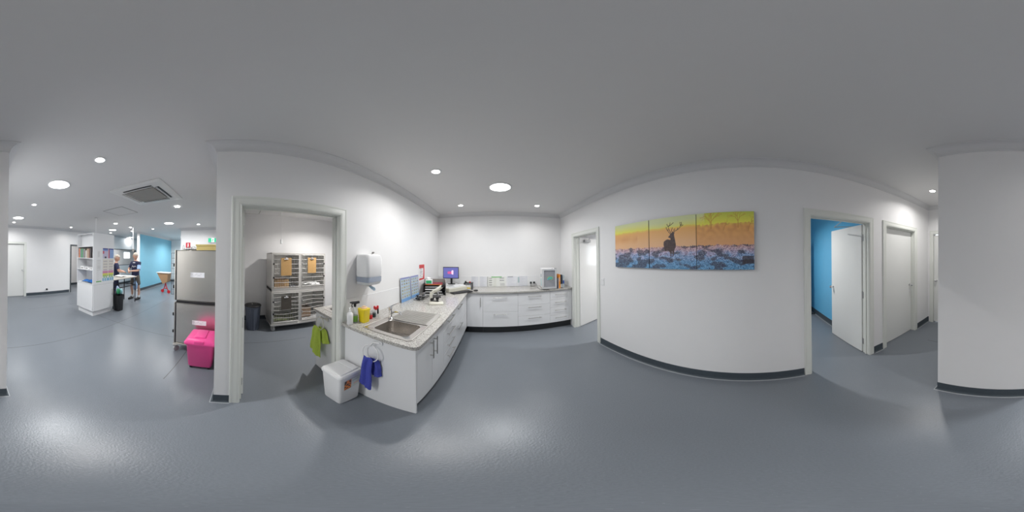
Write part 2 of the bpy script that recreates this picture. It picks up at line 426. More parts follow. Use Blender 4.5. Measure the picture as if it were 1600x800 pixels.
def frame_x(n, x0, x1, a, b, h, arch=.075, t=.018, sides=(1, 1)):
    """door in a wall whose faces are x0<x1, opening a..b along Y"""
    e = bpy.data.objects.new('door_%d' % n, None); C.objects.link(e); e['kind'] = 'structure'
    e.location = ((x0+x1)/2, (a+b)/2, 0); WP[e.name] = Vector(e.location); e.empty_display_size = .1
    for sd, xa, xb in ((0, x0-t, x0), (1, x1, x1+t)):
        if not sides[sd]: continue
        arch_u(e, 0, x1 if sd else x0, 1 if sd else -1, a, b, h, arch, t, 'trim')
    mb = MB(); j = .022
    mb.box((x0-.001, a, 0), (x1+.001, a+j-.012, h)); mb.box((x0-.001, b-j+.012, 0), (x1+.001, b, h)); mb.box((x0-.001, a+.0101, h-.010), (x1+.001, b-.0101, h))
    mb.box(((x0+x1)/2-.012, a+.0101, 0), ((x0+x1)/2+.012, a+j, h-.0101)); mb.box(((x0+x1)/2-.012, b-j, 0), ((x0+x1)/2+.012, b-.0101, h-.0101)); mb.box(((x0+x1)/2-.012, a+j, h-j), ((x0+x1)/2+.012, b-j, h-.0101))
    mb.build('jamb', 'trim', e)
    return e
def frame_y(n, y0, y1, a, b, h, arch=.075, t=.018, m='trim', sides=(1, 1)):
    e = bpy.data.objects.new('door_%d' % n, None); C.objects.link(e); e['kind'] = 'structure'
    e.location = ((a+b)/2, (y0+y1)/2, 0); WP[e.name] = Vector(e.location); e.empty_display_size = .1
    for sd, ya, yb in ((0, y0-t, y0), (1, y1, y1+t)):
        if not sides[sd]: continue
        arch_u(e, 1, y1 if sd else y0, 1 if sd else -1, a, b, h, arch, t, m)
    mb = MB(); mb.box((a, y0-.001, 0), (a+.01, y1+.001, h)); mb.box((b-.01, y0-.001, 0), (b, y1+.001, h)); mb.box((a+.0101, y0-.001, h-.01), (b-.0101, y1+.001, h)); mb.build('jamb', m, e)
    return e
# door 1: right wall near the bench, leaf swung into the next room
e = frame_x(1, XR, 1.783, 2.24, 3.06, DH)
ang = math.radians(16)
def leaf(e, hx, hy, ang, wd, m='door', th=.036, z0=.012, knobs=True, nm='leaf', side=1):
    """leaf from hinge (hx,hy) running along direction ang; thickness to its left (side=1) or right"""
    d = Vector((math.cos(ang), math.sin(ang), 0)); n = Vector((-d.y, d.x, 0))*side
    h = Vector((hx, hy, 0))
    mb = MB(); P = [h, h+d*wd, h+d*wd+n*th, h+n*th]
    if side < 0: P = P[::-1]
    mb.loft([[(p.x, p.y, z0) for p in P], [(p.x, p.y, DH-.014) for p in P]])
    o = mb.build(nm, m, e)
    if knobs:
        k = MB(); q = h+d*(wd-.06)
        lever(k, q.x, q.y, 1.0, -n, 1); q2 = q+n*th; lever(k, q2.x, q2.y, 1.0, n, 1); k.build('door_handle', 'chrome', o, smooth=True)
    return o
l = leaf(e, 1.79, 3.035, ang, .80, m=mat('gloss_white_door', (.78, .78, .77), .14, coat=.5))
mb = MB(); d = Vector((math.cos(ang), math.sin(ang), 0)); h = Vector((1.79, 3.035, 0)); nrm = Vector((d.y, -d.x, 0))
q = h+d*.22+nrm*.03; mb.box((q.x-.1, q.y-.025, 1.93), (q.x+.1, q.y+.025, 1.985), .006, rot=Matrix.Rotation(ang, 3, 'Z'))
mb.tube([q+Vector((.05, 0, 1.99)), q+nrm*.16+Vector((-.1, 0, 2.0)), Vector((1.79, 2.78, 2.01))], .008); mb.build('door_closer', 'grey', l)
# door 2: right wall beyond the picture, leaf open 90 degrees into the blue room
e = frame_x(2, XR, 1.783, -1.51, -.655, DH)
l = leaf(e, 1.80, -1.523, math.radians(1), .85, side=1)
for z in (.22, 1.0, 1.83): hinge_mb(1.787, -1.498, z).build('hinge', 'grey', e, smooth=True)
mb = MB(); mb.box((1.95, -1.555, 1.90), (2.15, -1.505, 1.955), .006); mb.tube([(2.05, -1.53, 1.96), (2.05, -1.52, 2.028), (2.25, -1.30, 2.03), (1.80, -1.15, 2.028)], .006); mb.build('door_closer', 'grey', l)
# door 3: closed door on the right wall further down the hall
e = frame_x(3, XR, 1.783, -2.69, -1.857, DH)
mb = MB(); mb.box((1.737, -2.668, .012), (1.773, -1.88, DH-.024)); l = mb.build('leaf', 'door', e)
mb = MB(); lever(mb, 1.737, -2.61, 1.0, (-1, 0, 0), 1); mb.build('door_handle', 'chrome', l, smooth=True)
mb = MB(); mb.box((1.7365, -2.63, .86), (1.7375, -2.59, .90)); mb.build('keyhole_plate', 'white', l)
# door 4: closed door at the end of the hall
e = frame_y(4, -3.38, -3.26, .72, 1.545, DH, sides=(0, 1))
mb = MB(); mb.box((.735, -3.33, .012), (1.53, -3.295, DH-.024)); l = mb.build('leaf', 'door', e)
mb = MB(); lever(mb, 1.475, -3.295, 1.0, (0, 1, 0), 1); mb.build('door_handle', 'chrome', l, smooth=True)
# door 5: cage room door, swung open against the side wall, seen edge on
e = frame_x(5, -1.424, XL, .03, .955, DH)
l = leaf(e, -1.432, .071, PI+math.radians(2.5), .88, side=1, th=.038)
for z in (.25, 1.0, 1.83): hinge_mb(-1.418, .052, z).build('hinge', 'grey', e, smooth=True)
# door 6: closed door in the far wall of the treatment area
e = frame_y(6, -6.02, -5.9, -1.62, -.80, DH-.04, sides=(0, 1))
mb = MB(); mb.box((-1.605, -5.975, .012), (-.815, -5.94, DH-.064)); l = mb.build('leaf', 'door', e)
mb = MB(); lever(mb, -1.545, -5.94, 1.0, (0, 1, 0), 1); mb.build('door_handle', 'chrome', l, smooth=True)
# door 7: dark framed doorway in the far wall
frame_y(7, -6.02, -5.9, -4.5, -3.65, 2.0, arch=.05, m='dkgrey', sides=(0, 1))
# door 8: another open leaf at the far side of the blue room
e = bpy.data.objects.new('door_8', None); C.objects.link(e); e['kind'] = 'structure'; e.location = (3.82, -1.45, 0); WP[e.name] = Vector(e.location)
mb = MB(); mb.box((3.80, -1.478, .012), (3.838, -.62, 2.03)); l = mb.build('leaf', 'door', e)
mb = MB(); mb.cyl((3.82, -1.5, .03), (3.82, -1.60, .03), .012); mb.sph((3.82, -1.61, .03), .02); mb.box((3.79, -1.5, 0), (3.85, -1.478, .06)); mb.build('door_stop', 'black', l, smooth=True)
mb = MB(); lever(mb, 3.80, -1.43, 1.0, (-1, 0, 0), 1); mb.build('door_handle', 'chrome', l, smooth=True)

# ---- windows
def window(n, a, b, frame=.04, m='white'):
    (x0, y0, z0), (x1, y1, z1) = a, b
    e = bpy.data.objects.new('window_%d' % n, None); C.objects.link(e); e['kind'] = 'structure'; e.location = ((x0+x1)/2, (y0+y1)/2, z0); WP[e.name] = Vector(e.location)
    mb = MB(); alongx = (x1-x0) > (y1-y0)
    if alongx:
        rframe(mb, (x0, y0, z0), (x1, y1, z1), frame, 1)
        g = ((x0+frame, (y0+y1)/2-.003, z0+frame), (x1-frame, (y0+y1)/2+.003, z1-frame))
    else:
        rframe(mb, (x0, y0, z0), (x1, y1, z1), frame, 0)
        g = (((x0+x1)/2-.003, y0+frame, z0+frame), ((x0+x1)/2+.003, y1-frame, z1-frame))
    mb.build('window_frame', m, e); MB().box(*g).build('pane', 'glass', e); return e
window(1, (-8.25, -6.0, 1.06), (-6.1, -5.92, 1.97), .035, 'dkgrey')
window(2, (-10.45, -8.1, 1.36), (-9.62, -8.02, 1.93), .04)
window(3, (4.93, 1.7, 1.2), (4.99, 2.7, 2.1), .04)

# splashback panels behind the bench
o = MB().box((XL, .965, .93), (XL+.006, YF, 1.176)).build('trim_1', 'white'); sname(o)
o = MB().box((XL+.006, YF-.006, .93), (XR, YF, 1.176)).build('trim_2', 'white'); sname(o)

# ------------------------------------------------------------ ceiling fittings
def light(name, loc, power, size, parent, spread=160, col=(1, .98, .95)):
    ld = bpy.data.lights.new(name, 'AREA'); ld.shape = 'DISK'; ld.size = size; ld.energy = power; ld.color = col; ld.spread = math.radians(spread)
    o = bpy.data.objects.new(name, ld); C.objects.link(o); place(o, loc, parent); return o
def downlight(x, y, label, power=1., r=.045, spr=150, group='round ceiling downlights'):
    t = thing('downlight', label, 'ceiling light', (x, y, CEIL-.012), group)
    MB().lathe((x, y, CEIL-.012), [(r, .008), (r, .002), (r+.004, 0), (r+.016, .004), (r+.018, .0118), (r, .0118)], 28, cap=False).build('rim', 'white', t, smooth=True)
    MB().lathe((x, y, CEIL-.010), [(.001, 0), (r*.6, -.0015), (r, .003), (r, .009), (.001, .009)], 24).build('lens', 'lens', t, smooth=True)
    light('lamp', (x, y, CEIL-.02), LAMP*power, r*2, t, spr)
def skylight(x, y, label, power=1., r=.145):
    t = thing('round_skylight', label, 'skylight', (x, y, CEIL-.015), 'round diffuser skylights')
    MB().lathe((x, y, CEIL-.015), [(r, .012), (r, .002), (r+.006, 0), (r+.02, .006), (r+.022, .0148), (r, .0148)], 40, cap=False).build('rim', 'white', t, smooth=True)
    MB().lathe((x, y, CEIL-.012), [(.002, -.002), (r*.7, -.001), (r, .003), (r, .011), (.002, .011)], 36).build('diffuser', 'sky', t, smooth=True)
    light('lamp', (x, y, CEIL-.022), SKYL*power, r*2, t, 175, (.96, .99, 1))
downlight(-.62, 1.71, 'lit round downlight in the ceiling above the steel sink', .8)
downlight(-.62, 3.13, 'lit round downlight above the computer corner of the bench', .30)
downlight(.88, 3.13, 'lit round downlight above the small glass-door fridge', .34)
downlight(1.137, -2.383, 'lit downlight in the hall ceiling between the closed white doors', .75)
downlight(-1.065, -1.21, 'largest brightest downlight, ceiling nearest the air conditioner')
downlight(-1.075, -3.207, 'lit downlight between the two skylights on the far left', .6)
downlight(-1.07, -5.25, 'lit downlight nearest the closed far door', .4)
downlight(-3.262, -5.31, 'lit downlight close to the wall left of the white island cabinet', .35)
downlight(-3.93, -3.64, 'brightest downlight over the steel examination table', .6, r=.06)
downlight(-5.417, -5.318, 'lit downlight just below the flat skylight beyond the table', .6)
downlight(-4.80, -3.69, 'small lit downlight beside the top of the white ceiling pole', .6)
downlight(-5.589, -4.221, 'faint lower downlight behind the white ceiling pole', .6)
downlight(-5.51, -3.14, 'lit downlight in front of the pale blue wall', 1.4)
downlight(-5.15, -1.25, 'lit downlight above the stainless cages and exit sign', .5)
skylight(.112, 2.308, 'large round glowing skylight in the middle of the bench alcove ceiling', .50)
skylight(-1.06, -2.07, 'large round glowing skylight on the left, nearest one of the open area', .85)
skylight(-1.06, -4.554, 'distant round glowing skylight towards the closed far door', .42)
skylight(-4.73, -2.11, 'round glowing skylight between the air conditioner and the exit sign wall', .6)
skylight(-4.853, -4.656, 'thin flat-looking skylight above the two people', .6)
skylight(-7.504, -5.72, 'most distant skylight, sliver above the interior window', .2)
# small unlit-looking sensor disc
t = thing('emergency_light', 'small white round emergency light beside the air conditioner grille', 'emergency light', (-3.157, -1.225, CEIL-.02))
MB().lathe((-3.157, -1.225, CEIL-.02), [(.02, 0), (.045, .006), (.05, .0195), (.001, .0195)], 24).build('body', 'lens', t, smooth=True)
# lamps of the neighbouring rooms, some of them added for their light
downlight(-2.75, 1.9, 'lit downlight in the cage room ceiling, out past its doorway', 3.4)
downlight(2.9, -.35, 'added downlight giving the blue room its daylight', 2.3)  # added lamp, stands in for the daylight in this room
downlight(3.0, 2.0, 'added unseen downlight brightening the room behind the half open door', 3.)  # added out of sight so the opened leaf is brightly lit
downlight(-8.2, -7.0, 'added unseen downlight lighting the room behind the interior window', 2.)  # added to light this room together with its window
downlight(-3.9, -6.6, 'lit downlight inside the dark framed doorway', 1.2)
downlight(-8.3, -2.95, 'added downlight giving the daylight at the end of the pale blue wall', 3.0)  # added for the bright daylight patch on the blue wall

# air conditioner cassette
t = thing('ceiling_air_conditioner', 'square white cassette air conditioner recessed in the ceiling', 'air conditioner', (-2.27, -1.40, CEIL-.03))
x0, x1, y0, y1 = -2.72, -1.82, -1.845, -.955
ring = lambda a, z: [(x, y, z) for x, y in rrect(x0+a, x1-a, y0+a, y1-a, .03, 3)]
MB().loft([ring(0, CEIL), ring(0, CEIL-.012), ring(.05, CEIL-.026), ring(.18, CEIL-.030), ring(.18, CEIL-.02), ring(.2, CEIL-.002)], True, True).build('fascia', 'acwhite', t)
MB().box((x0+.205, y0+.205, CEIL-.034), (x1-.205, y1-.205, CEIL-.021), .004).build('intake_grille', 'acgrille', t)
cxm, cym = (x0+x1)/2, (y0+y1)/2
for i in range(4):
    mtx = Matrix.Translation((cxm, cym, 0)) @ Matrix.Rotation(i*PI/2, 4, 'Z')
    mb = MB(); mb.box((-.25, .275, CEIL-.0345), (.25, .33, CEIL-.0275)); mb.xf(mtx); s_ = mb.build('air_slot', 'black' if i in (0, 1, 3) else 'acgrille', t)
    mb = MB(); mb.box((-.25, .285, CEIL-.041), (.25, .302, CEIL-.0345), .002); mb.xf(mtx); mb.build('louvre', 'acwhite', s_)
# access hatches
def hatch(x0, x1, y0, y1, label):
    t = thing('ceiling_hatch', label, 'hatch', ((x0+x1)/2, (y0+y1)/2, CEIL-.006))
    mb = MB(); f = .012
    rframe(mb, (x0, y0, CEIL-.006), (x1, y1, CEIL-.0002), f, 2)
    mb.build('frame', 'warm', t); MB().box((x0+f+.002, y0+f+.002, CEIL-.005), (x1-f-.002, y1-f-.002, CEIL-.0002)).build('panel', 'ceil', t)
    return t
hatch(-3.21, -2.61, -2.83, -2.25, 'flush square access hatch in the ceiling beyond the air conditioner')
hatch(-3.87, -3.38, -.03, .52, 'dark edged ceiling hatch inside the cage room')

# ------------------------------------------------------------ bench and cabinets
def handle_bar(p, q, out, parent):
    """bar handle between p and q standing off by out"""
    p = Vector(p); q = Vector(q); o = Vector(out); d = (q-p).normalized()
    mb = MB(); mb.cyl(p-d*.0+o, q+o, .0055, n=10)
    for s_ in (p+d*.03, q-d*.03): mb.cyl(s_, s_+o, .0045, n=8)
    return mb.build('handle', 'satin', parent, smooth=True)
KZ = .165
def unit_left(label, y0, y1, fronts, end=False, group='white bench cabinets'):
    """fronts: ('door'|'drawer', y0,y1,z0,z1, handle p,q)"""
    t = thing('base_cabinet', label, 'cabinet', (-.92, (y0+y1)/2, 0), group)
    if end: MB().box((-1.298, y0, .0), (-.52, y0+.018, .899), .001).build('end_panel', 'lam', t); y0 += .019
    mb = MB()
    if end:
        mb.box((-1.295, y0+.0005, KZ), (-.54, y0+.016, .899)); mb.box((-1.295, y1-.016, KZ), (-.54, y1-.0005, .899)); mb.box((-1.295, y0+.016, KZ), (-.54, y1-.016, KZ+.016)); mb.box((-1.295, y0+.016, KZ+.016), (-1.285, y1-.016, .899)); mb.box((-.556, y0+.016, .80), (-.54, y1-.016, .899))
    else: mb.box((-1.295, y0+.0005, KZ), (-.54, y1-.0005, .899))
    mb.build('carcass', 'lam', t)
    MB().box((-1.29, y0+.001, .001), (-.575, y1-.0005, KZ-.001)).build('kickboard', 'kick', t)
    for k, a, b, za, zb, hp, hq in fronts:
        f = MB().box((-.5395, a+.0015, za+.0015), (-.52, b-.0015, zb-.0015), .001).build(k, 'lam', t)
        if hp: handle_bar((-.52, hp[0], hp[1]), (-.52, hq[0], hq[1]), (.032, 0, 0), f)
TOP = .885
unit_left('white end cabinet under the steel sink, two doors with vertical bar handles', 1.012, 1.665, [
    ('door', 1.032, 1.322, KZ, TOP, (1.277, .64), (1.277, .845)), ('door', 1.322, 1.665, KZ, TOP, (1.367, .64), (1.367, .845))], True)
dz = [TOP, .755, .585, .415, KZ]
unit_left('white four drawer cabinet right beside the sink cabinet', 1.665, 2.22, [
    ('drawer', 1.665, 2.22, dz[i+1], dz[i], (1.765, h_), (2.055, h_)) for i, h_ in enumerate((.84, .668, .502, .332))])
unit_left('white cabinet with two deep drawers in the left run next to the inner corner', 2.22, 3.02, [
    ('drawer', 2.22, 3.02, .56, TOP, (2.29, .84), (2.595, .84)), ('drawer', 2.22, 3.02, KZ, .56, (2.29, .505), (2.59, .505))])
unit_left('narrow blank white filler cabinet filling the inner corner of the bench', 3.02, 3.178, [('side_filler', 3.02, 3.178, KZ, TOP, None, None)])
def unit_front(label, x0, x1, fronts, group='white bench cabinets'):
    t = thing('base_cabinet', label, 'cabinet', ((x0+x1)/2, 3.45, 0), group)
    MB().box((x0+.0005, 3.20, KZ), (x1-.0005, 3.752, .899)).build('carcass', 'lam', t)
    MB().box((x0+.0005, 3.25, .001), (x1-.0005, 3.75, KZ-.001)).build('kickboard', 'kick', t)
    for k, a, b, za, zb, hp, hq in fronts:
        f = MB().box((a+.0015, 3.18, za+.0015), (b-.0015, 3.1995, zb-.0015), .001).build(k, 'lam', t)
        if hp: handle_bar((hp[0], 3.18, hp[1]), (hq[0], 3.18, hq[1]), (0, -.032, 0), f)
unit_front('white corner cabinet below the keyboard, one door with a vertical handle', -.519, -.205, [('door', -.519, -.205, KZ, TOP, (-.249, .62), (-.249, .815))])
unit_front('white cabinet with two deep drawers in the middle of the back run', -.205, .482, [
    ('drawer', -.205, .482, .508, TOP, (-.01, .808), (.27, .808)), ('drawer', -.205, .482, KZ, .508, (-.01, .452), (.285, .452))])
unit_front('white cabinet with three drawers under the power point', .482, 1.155, [
    ('drawer', .482, 1.155, .625, TOP, (.68, .81), (.96, .81)), ('drawer', .482, 1.155, .388, .625, (.68, .575), (.96, .575)), ('drawer', .482, 1.155, KZ, .388, (.68, .335), (.96, .335))])
unit_front('white cabinet with four shallow drawers beside the doorway', 1.155, 1.655, [
    ('drawer', 1.155, 1.576, .69, TOP, (1.25, .805), (1.525, .805)), ('drawer', 1.155, 1.576, .52, .69, (1.25, .63), (1.518, .63)),
    ('drawer', 1.155, 1.576, .333, .52, (1.25, .453), (1.515, .453)), ('drawer', 1.155, 1.576, KZ, .333, (1.25, .272), (1.513, .272)), ('side_filler', 1.576, 1.655, KZ, TOP, None, None)])
# worktop (L shape, hole for the bowl)
mb = MB(); hx0, hx1, hy0, hy1 = -1.012, -.628, 1.078, 1.395
z0, z1 = .90, .93
mb.prism([(-1.298, hy0), (-1.298, .965)] + arc(-.535, 1.015, .05, -PI/2, 0, 6) + [(-.485, hy0)], z0, z1)
mb.box((-1.298, hy0, z0), (hx0, hy1, z1)); mb.box((hx1, hy0, z0), (-.485, hy1, z1)); mb.box((-1.298, hy1, z0), (-.485, 3.145, z1)); mb.box((-1.298, 3.145, z0), (1.660, 3.754, z1))
# thin drop edge
wt = mb.build('granite_worktop', 'granite'); tag(wt, 'long L-shaped speckled grey granite worktop over the white cabinets', 'worktop')

def make_sink(x0, x1, y0, y1, bx0, bx1, by0, by1, label, tapx, tapy, zt=.93, grp=None):
    t = thing('steel_sink', label, 'sink', ((x0+x1)/2, (y0+y1)/2, zt), grp)
    R = lambda a, b, c, d, r, z: [(x, y, z) for x, y in rrect(a, b, c, d, r, 6)]
    mid = by1+.03
    mb = MB()
    mb.loft([R(x0, x1, y0, mid, .03, zt+.0005), R(x0, x1, y0, mid, .03, zt+.004), R(x0+.012, x1-.012, y0+.012, mid-.004, .03, zt+.003),
             R(bx0-.008, bx1+.008, by0-.008, by1+.008, .055, zt+.003), R(bx0, bx1, by0, by1, .05, zt-.004), R(bx0+.006, bx1-.006, by0+.006, by1-.006, .048, zt-.08), R(bx0+.014, bx1-.014, by0+.014, by1-.014, .045, zt-.135), R(bx0+.04, bx1-.04, by0+.04, by1-.04, .03, zt-.145)], False, True)
    mb.build('bowl', 'sinksteel', t, smooth=True)
    cx, cy = (bx0+bx1)/2, (by0+by1)/2
    mb = MB(); mb.lathe((cx, cy, zt-.1445), [(.002, .0015), (.03, .001), (.042, .004), (.045, .001)], 24); mb.build('drain', 'chrome', t, smooth=True)
    if y1 > mid+.05:
        mb = MB(); mb.prism(rrect(x0, x1, mid-.02, y1, .03, 6), zt+.0005, zt+.003)
        mb.tube([(x, y, zt+.004) for x, y in rrect(x0+.005, x1-.005, y0+.005, y1-.005, .03, 6)], .004, closed=True)
        d = mb.build('drainer', 'draining', t, smooth=True)
        mb = MB(); k = 12
        for i in range(k):
            y = mid+.02+(y1-mid-.05)*i/(k-1); mb.tube([(x0+.05, y, zt+.003), (x0+.07, y, zt+.006), (x1-.07, y, zt+.006), (x1-.05, y, zt+.003)], .0045, n=6)
        mb.build('draining_ribs', 'draining', d, smooth=True)
    # mixer tap
    tp = thing('mixer_tap', 'chrome lever mixer tap behind the '+('sink below the towel dispenser' if grp is None else 'cage room sink'), 'tap', (tapx, tapy, zt+.0035))
    mb = MB(); mb.lathe((tapx, tapy, zt+.0035), [(.026, 0), (.026, .006), (.020, .012), (.020, .095), (.022, .10), (.022, .135), (.019, .14), (.001, .142)], 24); mb.build('body', 'chrome', tp, smooth=True)
    mb = MB(); mb.tube([(tapx+.01, tapy, zt+.06), (tapx+.05, tapy+.0, zt+.088), (tapx+.11, tapy-.01, zt+.10), (tapx+.135, tapy-.012, zt+.09), (tapx+.138, tapy-.012, zt+.075)], [.011, .011, .010, .011, .011]); mb.build('spout', 'chrome', tp, smooth=True)
    mb = MB(); mb.tube([(tapx, tapy, zt+.14), (tapx+.02, tapy+.03, zt+.155), (tapx+.045, tapy+.09, zt+.168)], [.008, .006, .005]); mb.build('lever', 'chrome', tp, smooth=True)
    return t
make_sink(-1.075, -.575, 1.035, 1.765, -.995, -.645, 1.095, 1.38, 'stainless steel sink with ribbed drainer set in the granite worktop', -1.02, 1.405)

# ------------------------------------------------------------ towel rings and towels
def towel_ring(c, r, label, m, mount):
    t = thing('towel_ring', label, 'towel ring', c)
    cx, cy, cz = c
    MB().tube([(cx+r*math.cos(a), cy+.012*math.sin(a), cz+r*math.sin(a)) for a in [2*PI*i/32 for i in range(32)]], .005, closed=True).build('ring', m, t, smooth=True)
    mb = MB(); mb.cyl(mount, (mount[0], mount[1]-.012, mount[2]), .024, n=20); mb.tube([Vector(mount)+Vector((0, -.01, 0)), Vector((cx+.01, mount[1]-.03, mount[2]+.0)), (cx, cy, cz+r)], [.012, .011, .009]); mb.build('bracket', m, t, smooth=True)
towel_ring((-.893, .955, .738), .085, 'white plastic towel ring on the end panel of the sink bench', 'white', (-.828, 1.010, .852))
def towel(name, label, m, layers, sd):
    """layers: list of (top-left x, top-right x, z top, bottom-left x, bottom-right x, z bottom left, z bottom right, y, bulge)"""
    mb = MB(); rnd = random.Random(sd)
    for (a, b, zt, c, d, zl, zr, y, bul) in layers:
        nu, nv = 22, 26; ph = rnd.random()*6; V = []
        for j in range(nv+1):
            v = j/nv; row = []
            for i in range(nu+1):
                u = i/nu; vv = v**1.0
                xa = a+(c-a)*vv; xb = b+(d-b)*vv
                x = xa+(xb-xa)*u; zb = zl+(zr-zl)*u; z = zt+(zb-zt)*v
                f = math.sin(u*PI*3.2+ph+v*1.3)*.012*(1-.35*v)+math.sin(u*PI*7+ph*2)*.004
                rd = math.sin(min(1, v*5)*PI/2)
                yy = y - bul*rd + f*(.4+.6*rd) + .02*(2*abs(u-.5))**2*rd
                z += .004*math.sin(u*17+ph)*v
                if v > .72 and v < .80: yy -= .003
                row.append(mb.bm.verts.new((x+.003*math.sin(v*9+ph), yy, z)))
            V.append(row)
        for j in range(nv):
            for i in range(nu): mb.bm.faces.new((V[j][i], V[j][i+1], V[j+1][i+1], V[j+1][i]))
    o = mb.build(name, m, smooth=True, solid=.011, sub=1, autosm=False); tag(o, label, 'towel'); return o
towel('hand_towel', 'indigo blue towel hanging from the ring beside the white bin', 'indigo', [
    (-.96, -.85, .69, -.992, -.865, .335, .262, .945, .024), (-.90, -.83, .682, -.895, -.803, .455, .462, .965, -.004)], 3)
towel_ring((-1.66, .93, .795), .085, 'cream towel ring on the cage room bench end', 'cream', (-1.575, .985, .865))
towel('hand_towel', 'lime green towel hanging from the ring in the cage room', 'lime', [
    (-1.765, -1.625, .74, -1.865, -1.615, .36, .29, .918, .024), (-1.70, -1.59, .74, -1.67, -1.50, .50, .56, .942, -.004)], 5)

# ------------------------------------------------------------ white flip lid bin
t = thing('flip_lid_bin', 'square white plastic bin with flip lid beside the blue towel', 'bin', (0, 0, 0))
mb = MB(); R = lambda h, r, z: [(x, y, z) for x, y in rrect(-h, h, -h, h, r, 5)]
mb.loft([R(.098, .02, .0), R(.104, .022, .02), R(.121, .026, .405), R(.121, .026, .41)], True, True); bd = mb.build('body', 'white', t, smooth=True)
mb = MB(); mb.loft([R(.128, .028, .40), R(.130, .03, .412), R(.130, .03, .43), R(.122, .028, .442), R(.10, .02, .443)], True, True); ld = mb.build('lid_rim', 'white', t, smooth=True)
mb = MB(); mb.box((-.102, -.104, .436), (.102, .035, .452), .006, rot=Matrix.Rotation(.05, 3, 'X')); mb.box((-.102, .036, .440), (.102, .104, .458), .006); mb.build('flap', 'white', t)
def binlab(u, v):
    if u < .42:
        if v > .5: return (.75, .2, .06) if (noise.noise((u*7, v*5, 1)) > -.05) else (.05, .04, .04)
        return (.85, .25, .05) if noise.noise((u*8, v*6, 4)) > -.05 else (.06, .04, .04)
    if .6 < u < .95 and .25 < v < .45: return (.8, .62, .55)
    if .5 < u < .95 and .62 < v < .8 and int(v*30) % 2: return (.55, .6, .55)
    return (.72, .76, .72)
raster('label', (.1195, -.075, .235), (0, .165, .012), (0.0065, 0, .13), 30, 20, binlab, .003, bd)
# the label faces +X side; rotate whole bin a little
t.location = (-1.136, .856, 0); t.scale = (1.03, 1.03, 1.055); rotz(t, math.radians(3.5))

# ------------------------------------------------------------ things at the sink end of the worktop
WT = .9305
t = thing('soap_pump_bottle', 'white pump bottle at the very end of the worktop', 'soap bottle', (-1.205, 1.005, WT), None)
c = (-1.205, 1.005, WT)
MB().lathe(c, [(.028, 0), (.031, .004), (.031, .10), (.028, .118), (.014, .13), (.012, .136)], 28).build('bottle', 'white', t, smooth=True)
mb = MB(); mb.lathe((c[0], c[1], WT+.136), [(.013, 0), (.013, .014), (.005, .016), (.005, .035), (.010, .037), (.010, .045), (.001, .047)], 18); mb.tube([(c[0], c[1], WT+.177), (c[0]+.02, c[1]-.02, WT+.178), (c[0]+.028, c[1]-.028, WT+.172)], .004); mb.build('pump', 'white', t, smooth=True)
t = thing('spray_bottle', 'clear spray bottle with black trigger and green label', 'spray bottle', (-1.21, 1.073, WT)); c = (-1.21, 1.073)
MB().lathe((*c, WT), [(.024, 0), (.028, .004), (.028, .12), (.022, .14), (.012, .165), (.012, .175)], 24).build('bottle', 'clear', t, smooth=True)
MB().lathe((*c, WT+.015), [(.0285, 0), (.0292, 0), (.0292, .065), (.0285, .065)], 24, cap=False).build('label', mat('leaf_green_label', (.16, .36, .05), .5, var=.2, vscale=50), t, smooth=True)
mb = MB(); mb.cyl((*c, WT+.175), (*c, WT+.20), .014, n=12)
dd = Vector((-.35, -.94, 0)).normalized(); p = Vector((*c, WT+.215))
dd = Vector((-.72, -.55, 0)).normalized()
mb.tube([p-dd*.045+Vector((0, 0, .012)), p, p+dd*.03, p+dd*.052], [.013, .015, .012, .006], n=10)
mb.tube([p+dd*.02, p+dd*.032+Vector((0, 0, -.025)), p+dd*.027+Vector((0, 0, -.05))], [.006, .005, .006], n=8); mb.build('trigger_head', 'black', t, smooth=True)
t = thing('sharps_container', 'yellow sharps container between the spray bottle and red cup', 'container', (-1.165, 1.155, WT)); c = (-1.165, 1.155)
R = lambda a, b, z: [(c[0]+x, c[1]+y, z) for x, y in rrect(-a, a, -b, b, .012, 4)]
MB().loft([R(.038, .038, WT), R(.040, .040, WT+.01), R(.047, .046, WT+.13), R(.049, .048, WT+.135), R(.049, .048, WT+.15), R(.045, .044, WT+.152)]).build('body', 'yellow', t, smooth=True)
mb = MB(); mb.lathe((*c, WT+.152), [(.034, 0), (.034, .008), (.02, .012), (.018, .022), (.001, .024)], 24); mb.build('lid', mat('peach_plastic', (.82, .56, .36), .5, var=.03), t, smooth=True)
def jar(x, y, r, h, m, capm, label, name='specimen_jar'):
    t = thing(name, label, 'jar', (x, y, WT), 'small jars by the splashback')
    MB().lathe((x, y, WT), [(r*.92, 0), (r, .003), (r, h*.62), (r*.96, h*.66)], 20).build('jar', m, t, smooth=True)
    MB().lathe((x, y, WT+h*.66), [(r*.98, 0), (r*.98, h*.3), (r*.9, h*.34), (.001, h*.34)], 20).build('cap', capm, t, smooth=True)
jar(-1.180, 1.262, .025, .075, 'red', 'clear', 'red filled jar with clear lid next to the yellow container')
jar(-1.190, 1.328, .025, .078, mat('dark_liquid', (.02, .05, .05), .2, var=.1), 'clear', 'dark green jar between the red jar and the red-capped bottles')
for i, (x, y) in enumerate(((-1.215, 1.392), (-1.250, 1.410), (-1.235, 1.447))):
    jar(x, y, .013, .10, ('white', 'white', 'black')[i], 'red', ('first small white bottle with red cap beside the dark jar', 'back small white bottle with red cap touching the splashback', 'small black bottle with red cap nearest the tap')[i], 'dropper_bottle')

